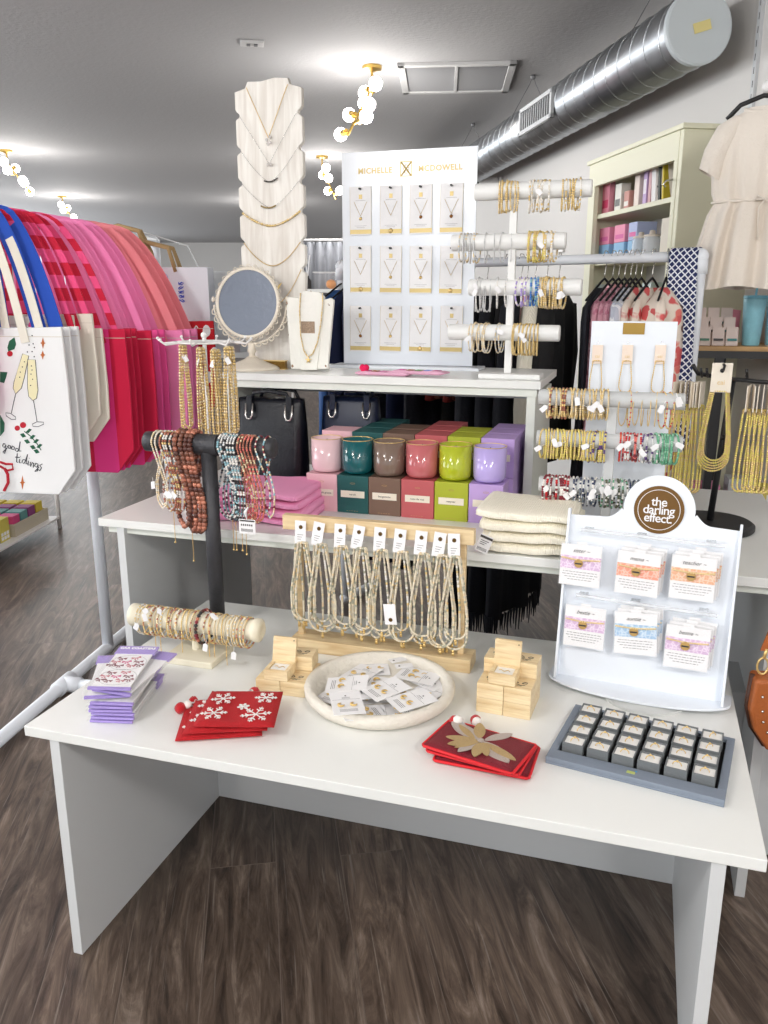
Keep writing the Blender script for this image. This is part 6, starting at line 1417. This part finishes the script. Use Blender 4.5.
q = MB(); q.tube([(0,0,ztop_+.03),(0,0,zr_-.02),(.012,0,zr_+.0),(.016,0,zr_+.02),(0,0,zr_+.028),(-.016,0,zr_+.016)], .0025, 6); q.build('hanger_hook', M('clear foot'), g, smooth=True)
wl = PY(750, 86, 3.02)
g = E('wall_rod', 'short white rod on the right wall that the cream dress hangs from', 'rod', (P[0], P[1], zr_), RD(-8))
q = MB(); q.tube([(-.03,0,0),(.36,0,0)], .016, 14); q.ball((-.03,0,0), .021, 14); q.build('rod', PWHITE, g, smooth=True)
q = MB(); q.lathe([(0,.0),(.035,0),(.035,.012)], (.35,0,0), 20, 0, 'x'); q.build('flange', PWHITE, g)
# wall strip right of duct
g = E('wall_standard', 'narrow vertical metal slotted strip on the right wall above the dress', 'wall strip', (wallhit(758, 60)[0], wallhit(758, 60)[1], 1.93), RZ)
q = MB(); q.bb(-.014, 0, -.013, .013, 0, .95); q.build('strip', M('register grey'), g); q = MB()
for k in range(18): q.bb(-.0146, -.0138, -.002, .002, .03+.05*k, .055+.05*k)
q.build('slot', INK, g)
# black metal shelving with boxed cards and tumblers
sh0 = PY(690, 346, 3.2); zS_ = PY(720, 347, 3.15)[2]
g = E('metal_shelving', 'black metal shelving with a light wood shelf at the right edge', 'shelving', (1.21, 3.22, 0), RD(-12))
q = MB(); q.bb(0, .95, 0, .32, zS_-.02, zS_); q.build('wood_shelf', wood_mat('honey oak', (176,136,86), (206,166,112), .5), g, bevel=.002)
q = MB(); q.bb(0, .95, -.01, 0, zS_-.045, zS_-.018); q.bb(0, .95, .32, .33, zS_-.045, zS_-.018); q.build('shelf_rim', BLACK, g)
q = MB(); q.bb(0, .95, 0, .32, .66, .68); q.bb(0, .95, -.01, 0, .64, .68); q.build('lower_shelf', BLACK, g)
for x, y in ((.07,.0),(.13,.29),(.9,.0),(.9,.29)):
    q = MB(); q.bb(x, x+.03, y, y+.03, 0, zS_-.02); q.build('leg', BLACK, g)
def msh(x, y, z): c, s = cos(RD(-12)), sin(RD(-12)); return (1.21+x*c-y*s, 3.22+x*s+y*c, z)
for r_ in range(3):
    for c_ in range(3):
        o = E('seed_packet', 'boxed pastel card pack, %s column, %s tier of the rows on the oak shelf' % (('left','middle','right')[c_], ('front','middle','back')[r_]), 'card pack', msh(.025+.05*c_, .03+.07*r_, zS_+.0), RD(-12))
        q = MB(); q.box((0, 0, .035+.018*r_), (.043, .008, .07+.036*r_), rx=-.18); b = q.build('pack', M('blush paper', (232,214,206), .7), o); q = MB(); q.bb(-.016, .016, -.018-.003*r_, -.004, .02+.03*r_, .028+.03*r_); q.build('print', M('print %d' % c_, ((96,140,120),(90,90,90),(80,150,150))[c_], .7), o)
for k in range(2):
    x = .205+.095*k; T_ = E('tumbler', ('light blue floral tumbler with a straw beside the card packs', 'light blue tumbler with a straw further right on the oak shelf')[k], 'tumbler', msh(x, .08+.05*k, zS_), 0)
    AQ = M('aqua tumbler', (146,206,222), .35, bump=.2, scale=50, var=.15)
    q = MB(); q.lathe([(0,0),(.030,0),(.032,.004),(.042,.17),(.042,.178),(0,.178)], (0,0,0), 28); q.build('cup', AQ, T_, smooth=True)
    q = MB(); q.lathe([(0,.178),(.043,.178),(.043,.188),(0,.19)], (0,0,0), 28); q.build('lid', M('aqua lid', (120,190,214), .3), T_); q = MB(); q.tube([(0,0,.18),(0.004,0,.25)], .0045, 8); q.build('straw', M('aqua lid'), T_)
g = E('candle_jar', 'small pink jar behind the card packs on the oak shelf', 'jar', msh(.16, .27, zS_), 0)
q = MB(); q.lathe([(0,0),(.032,0),(.034,.004),(.034,.13),(0,.135)], (0,0,0), 20); q.build('body', M('pink jar', (232,140,160), .4), g, smooth=True)
g = E('book', 'white and pink book leaning right of the tumblers', 'book', msh(.36, -.0, zS_), 0, rot=(0, .35, RD(-12)))
q = MB(); q.bb(-.012, .012, -.02, .14, .006, .18); q.bb(-.014, -.012, -.022, .14, .006, .182, 1); q.build('cover', [CARD, M('pink jar')], g)
g = E('photo_frame', 'black picture frame standing right of the leaning book', 'frame', msh(.45, -.03, zS_), RD(-20))
q = MB(); 
for a_ in ((-.07,-.05,0,.24),(.05,.07,0,.24),(-.05,.05,0,.02),(-.05,.05,.22,.24)): q.bb(a_[0],a_[1],-.008,.008,a_[2],a_[3])
q.build('frame', BLACK, g); q = MB(); q.bb(-.05,.05,-.002,.002,.02,.22); q.build('picture', M('frame picture', (176,186,204), .4), g)
for k in range(4):
    o = E('gift_box', '%s small box on the black lower shelf by the gold necklaces' % ('pink', 'grey', 'yellow', 'teal')[k], 'box', msh(.1+.13*k, .08, .68), RD(-12)); c = ((226,140,176),(190,194,196),(222,206,110),(110,160,160))[k]
    q = MB(); q.bb(-.05,.05,0,.1,0,.1+.03*(k % 2)); q.build('carton', M('gift %d' % k, c, .6), o, bevel=.002); q = MB(); q.bb(-.03,.03,-.001,0,.03,.07); q.build('label', CARD, o)
# brown studded purse hanging from the taller table
pc = PY(764, 722, 1.70); ht = W(1.62, .66, Z2)
g = E('purse', 'cognac leather half-moon purse with studs hanging at the right photo edge', 'purse', (pc[0]+.11, pc[1]+.0, 0), RD(-10))
LE = M('cognac leather', (168,92,44), .42, bump=.2, scale=140, var=.08); zt2 = PY(758, 679, 1.7)[2]; zb2 = PY(764, 757, 1.7)[2]; hh2 = zt2-zb2; w2 = .14
poly = [(-w2, hh2), (-w2-.004, hh2*.6), (-w2*.93, hh2*.35), (-w2*.7, hh2*.12), (-w2*.35, .01), (0, 0), (w2*.35, .01), (w2*.7, hh2*.12), (w2*.93, hh2*.35), (w2+.004, hh2*.6), (w2, hh2)]
q = MB(); q.prism(poly, -.03, .03, 'y'); b = q.build('bag_body', LE, g, (0,0,zb2), bevel=.008, bseg=3)
q = MB()
for i in range(13):
    t = pi+pi*i/12; x = (w2-.022)*cos(t); zq = hh2*.62+(hh2*.62-.02)*sin(t); q.ball((x, -.032, zq), .0035, 8)
for s in (-1, 1):
    q.ball((s*(w2-.018), -.032, hh2*.8), .0035, 8)
q.build('stud', SILV, b, smooth=True)
q = MB(); q.tube([(x, 0, z_) for x, z_ in poly], .006, 8); q.build('edge_piping', M('dark brown leather', (70,38,24), .5), b, smooth=True)
for s in (-1, 1):
    q = MB(); q.tube([(s*w2*.86+.012*cos(t), 0, zt2+.022+.02*sin(t)) for t in [2*pi*i/20 for i in range(20)]], .0028, 6, True); q.tube([(s*w2*.86,0,zt2+.04),(s*w2*.83,0,zt2+.065)], .004, 6); q.build('clasp_ring', GOLD, g, smooth=True)
q = MB(); top_ = Z2+.004
for s in (-1, 1):
    x0_, x1_ = s*w2*.83, .02*s+.03; vs = []
    for (x, y, z_) in ((x0_, 0, zt2+.06), (x0_*.9+x1_*.1, 0, zt2+.11), (x1_*.7+x0_*.3, .0, zt2+(top_-zt2)*.6), (x1_, .0, top_)):
        for (e, f_) in ((-1,-1),(1,-1),(1,1),(-1,1)): vs.append((x+e*.014, y+f_*.002, z_))
    q.add(vs, [(k*4+j, k*4+(j+1) % 4, (k+1)*4+(j+1) % 4, (k+1)*4+j) for k in range(3) for j in range(4)]+[(3,2,1,0),(12,13,14,15)])
q.build('shoulder_strap', LE, g)
g = E('bag_hook', 'white hook over the front edge of the taller table holding the purse', 'hook', (pc[0]+.14, pc[1]-.005, Z2), RD(-10))
q = MB(); q.tube([(0,.16,.003),(0,.02,.003),(0,0,.003),(0,0,-.01),(0,-.02,-.012),(0,-.025,.01)], .003, 8); q.build('hook_wire', PWHITE, g, smooth=True)
# white carton on the floor under the table
P = PZ(744, 742, .0)
g = E('carton', 'plain white carton standing on the floor under the taller table', 'box', (PY(744, 720, 2.0)[0]+.03, 2.02, 0), TY)
hz2 = PY(744, 697, 2.0)[2]; q = MB(); q.bb(-.06, .12, -.0, .2, 0, hz2-.02); q.build('box_body', GREYPAN, g, bevel=.002); q = MB(); q.bb(-.062, .122, -.002, .202, hz2-.04, hz2); q.build('lid', GREYPAN, g, bevel=.002)
# ---- far part of the shop, seen left of the card board
g = E('far_table', 'small white display table far behind the necklace easel', 'table', (-.55, 7.2, 0), 0)
zf = PY(320, 289, 7.2)[2]
q = MB(); q.bb(-.5, .5, 0, .4, zf-.03, zf); q.build('tabletop', WHITE, g, bevel=.002)
for x in (-.47, .44):
    for y in (.02, .35): q = MB(); q.bb(x, x+.03, y, y+.03, 0, zf-.03); q.build('leg', PWHITE, g)
g = E('clear_case', 'clear acrylic case with an orange soap on the far table', 'case', (PY(327, 289, 7.3)[0], 7.32, zf), 0)
q = MB(); q.bb(-.12,.12,0,.005,0,.14); q.bb(-.12,.12,.15,.155,0,.14); q.bb(-.12,-.115,0,.155,0,.14); q.bb(.115,.12,0,.155,0,.14); q.build('walls', FILM, g); q = MB(); q.tube([(-.12,0,.14),(.12,0,.14),(.12,.155,.14),(-.12,.155,.14)], .004, 6, True); q.build('rim', CARD, g)
o = MB().ball((0,0,0), .045, 16, 0, .9).build('soap', M('orange soap', (230,150,70), .5), None, (PY(327, 289, 7.3)[0]+.03, 7.4, zf+.042), smooth=True); tag(o, 'round orange soap inside the clear case', 'soap')
o = E('reed_bottle', 'dark small bottle with white reeds on the far table', 'bottle', (PY(308, 289, 7.3)[0], 7.3, zf)); q = MB(); q.lathe([(0,0),(.03,0),(.03,.07),(.012,.09),(.012,.11),(0,.11)], (0,0,0), 16); q.build('glass', INK, o, smooth=False); q = MB(); q.tube([(0,0,.1),(.02,0,.28)], .005, 5); q.tube([(0,0,.1),(-.02,0,.26)], .005, 5); q.build('reed', CARD, o)
q = MB(); P = PY(327, 252, 9.0)
g = E('far_curtain', 'grey fitting room curtain far behind the riser', 'curtain', (P[0], P[1], 0), 0)
vs = []; n = 50
zc0 = PY(327, 242, 9.0)[2]; zc1 = PY(327, 270, 9.0)[2]-.6
for (z_) in (zc0, zc1):
    for i in range(n): vs.append(((i/(n-1)-.5)*.75, .04*sin(i*.9), z_))
for (z_) in (zc0, zc1):
    for i in range(n): vs.append(((i/(n-1)-.5)*.75, .04*sin(i*.9)+.01, z_))
fs = [(i, i+1, n+i+1, n+i) for i in range(n-1)]+[(2*n+i, 3*n+i, 3*n+i+1, 2*n+i+1) for i in range(n-1)]+[(i, 2*n+i, 2*n+i+1, i+1) for i in range(n-1)]+[(n+i, n+i+1, 3*n+i+1, 3*n+i) for i in range(n-1)]
q.add(vs, fs); q.build('cloth', M('grey curtain', (128,130,136), .85), g, smooth=True)
q = MB(); q.tube([(-.42,.0,zc0+.02),(.42,.0,zc0+.02)], .012, 8); q.tube([(-.4,0,zc0+.02),(-.4,0,0)], .012, 8); q.tube([(.4,0,zc0+.02),(.4,0,0)], .012, 8); q.build('curtain_rail', PWHITE, g, smooth=True)
# ------------------------------------------------------------------ render look
sc.view_settings.view_transform = 'Standard'; sc.view_settings.look = 'None'; sc.view_settings.gamma = 1; sc.view_settings.exposure = EXPO; sc.view_settings.use_curve_mapping = False
sc.cycles.max_bounces = 8; sc.cycles.diffuse_bounces = 4; sc.cycles.glossy_bounces = 4; sc.cycles.transmission_bounces = 5; sc.cycles.transparent_max_bounces = 10
sc.cycles.use_denoising = True; sc.cycles.sample_clamp_indirect = 6; sc.cycles.caustics_reflective = False; sc.cycles.caustics_refractive = False

# lettering becomes plain mesh
bpy.context.view_layer.update(); dg_ = bpy.context.evaluated_depsgraph_get()
for o in TEXTS:
    me = bpy.data.meshes.new_from_object(o.evaluated_get(dg_)); nm_ = o.name; n = bpy.data.objects.new('x', me); COL.objects.link(n); n.parent = o.parent; n.location = o.location; n.rotation_euler = o.rotation_euler
    for m_ in o.data.materials:
        if not len(me.materials): me.materials.append(m_)
    bpy.data.objects.remove(o); n.name = nm_
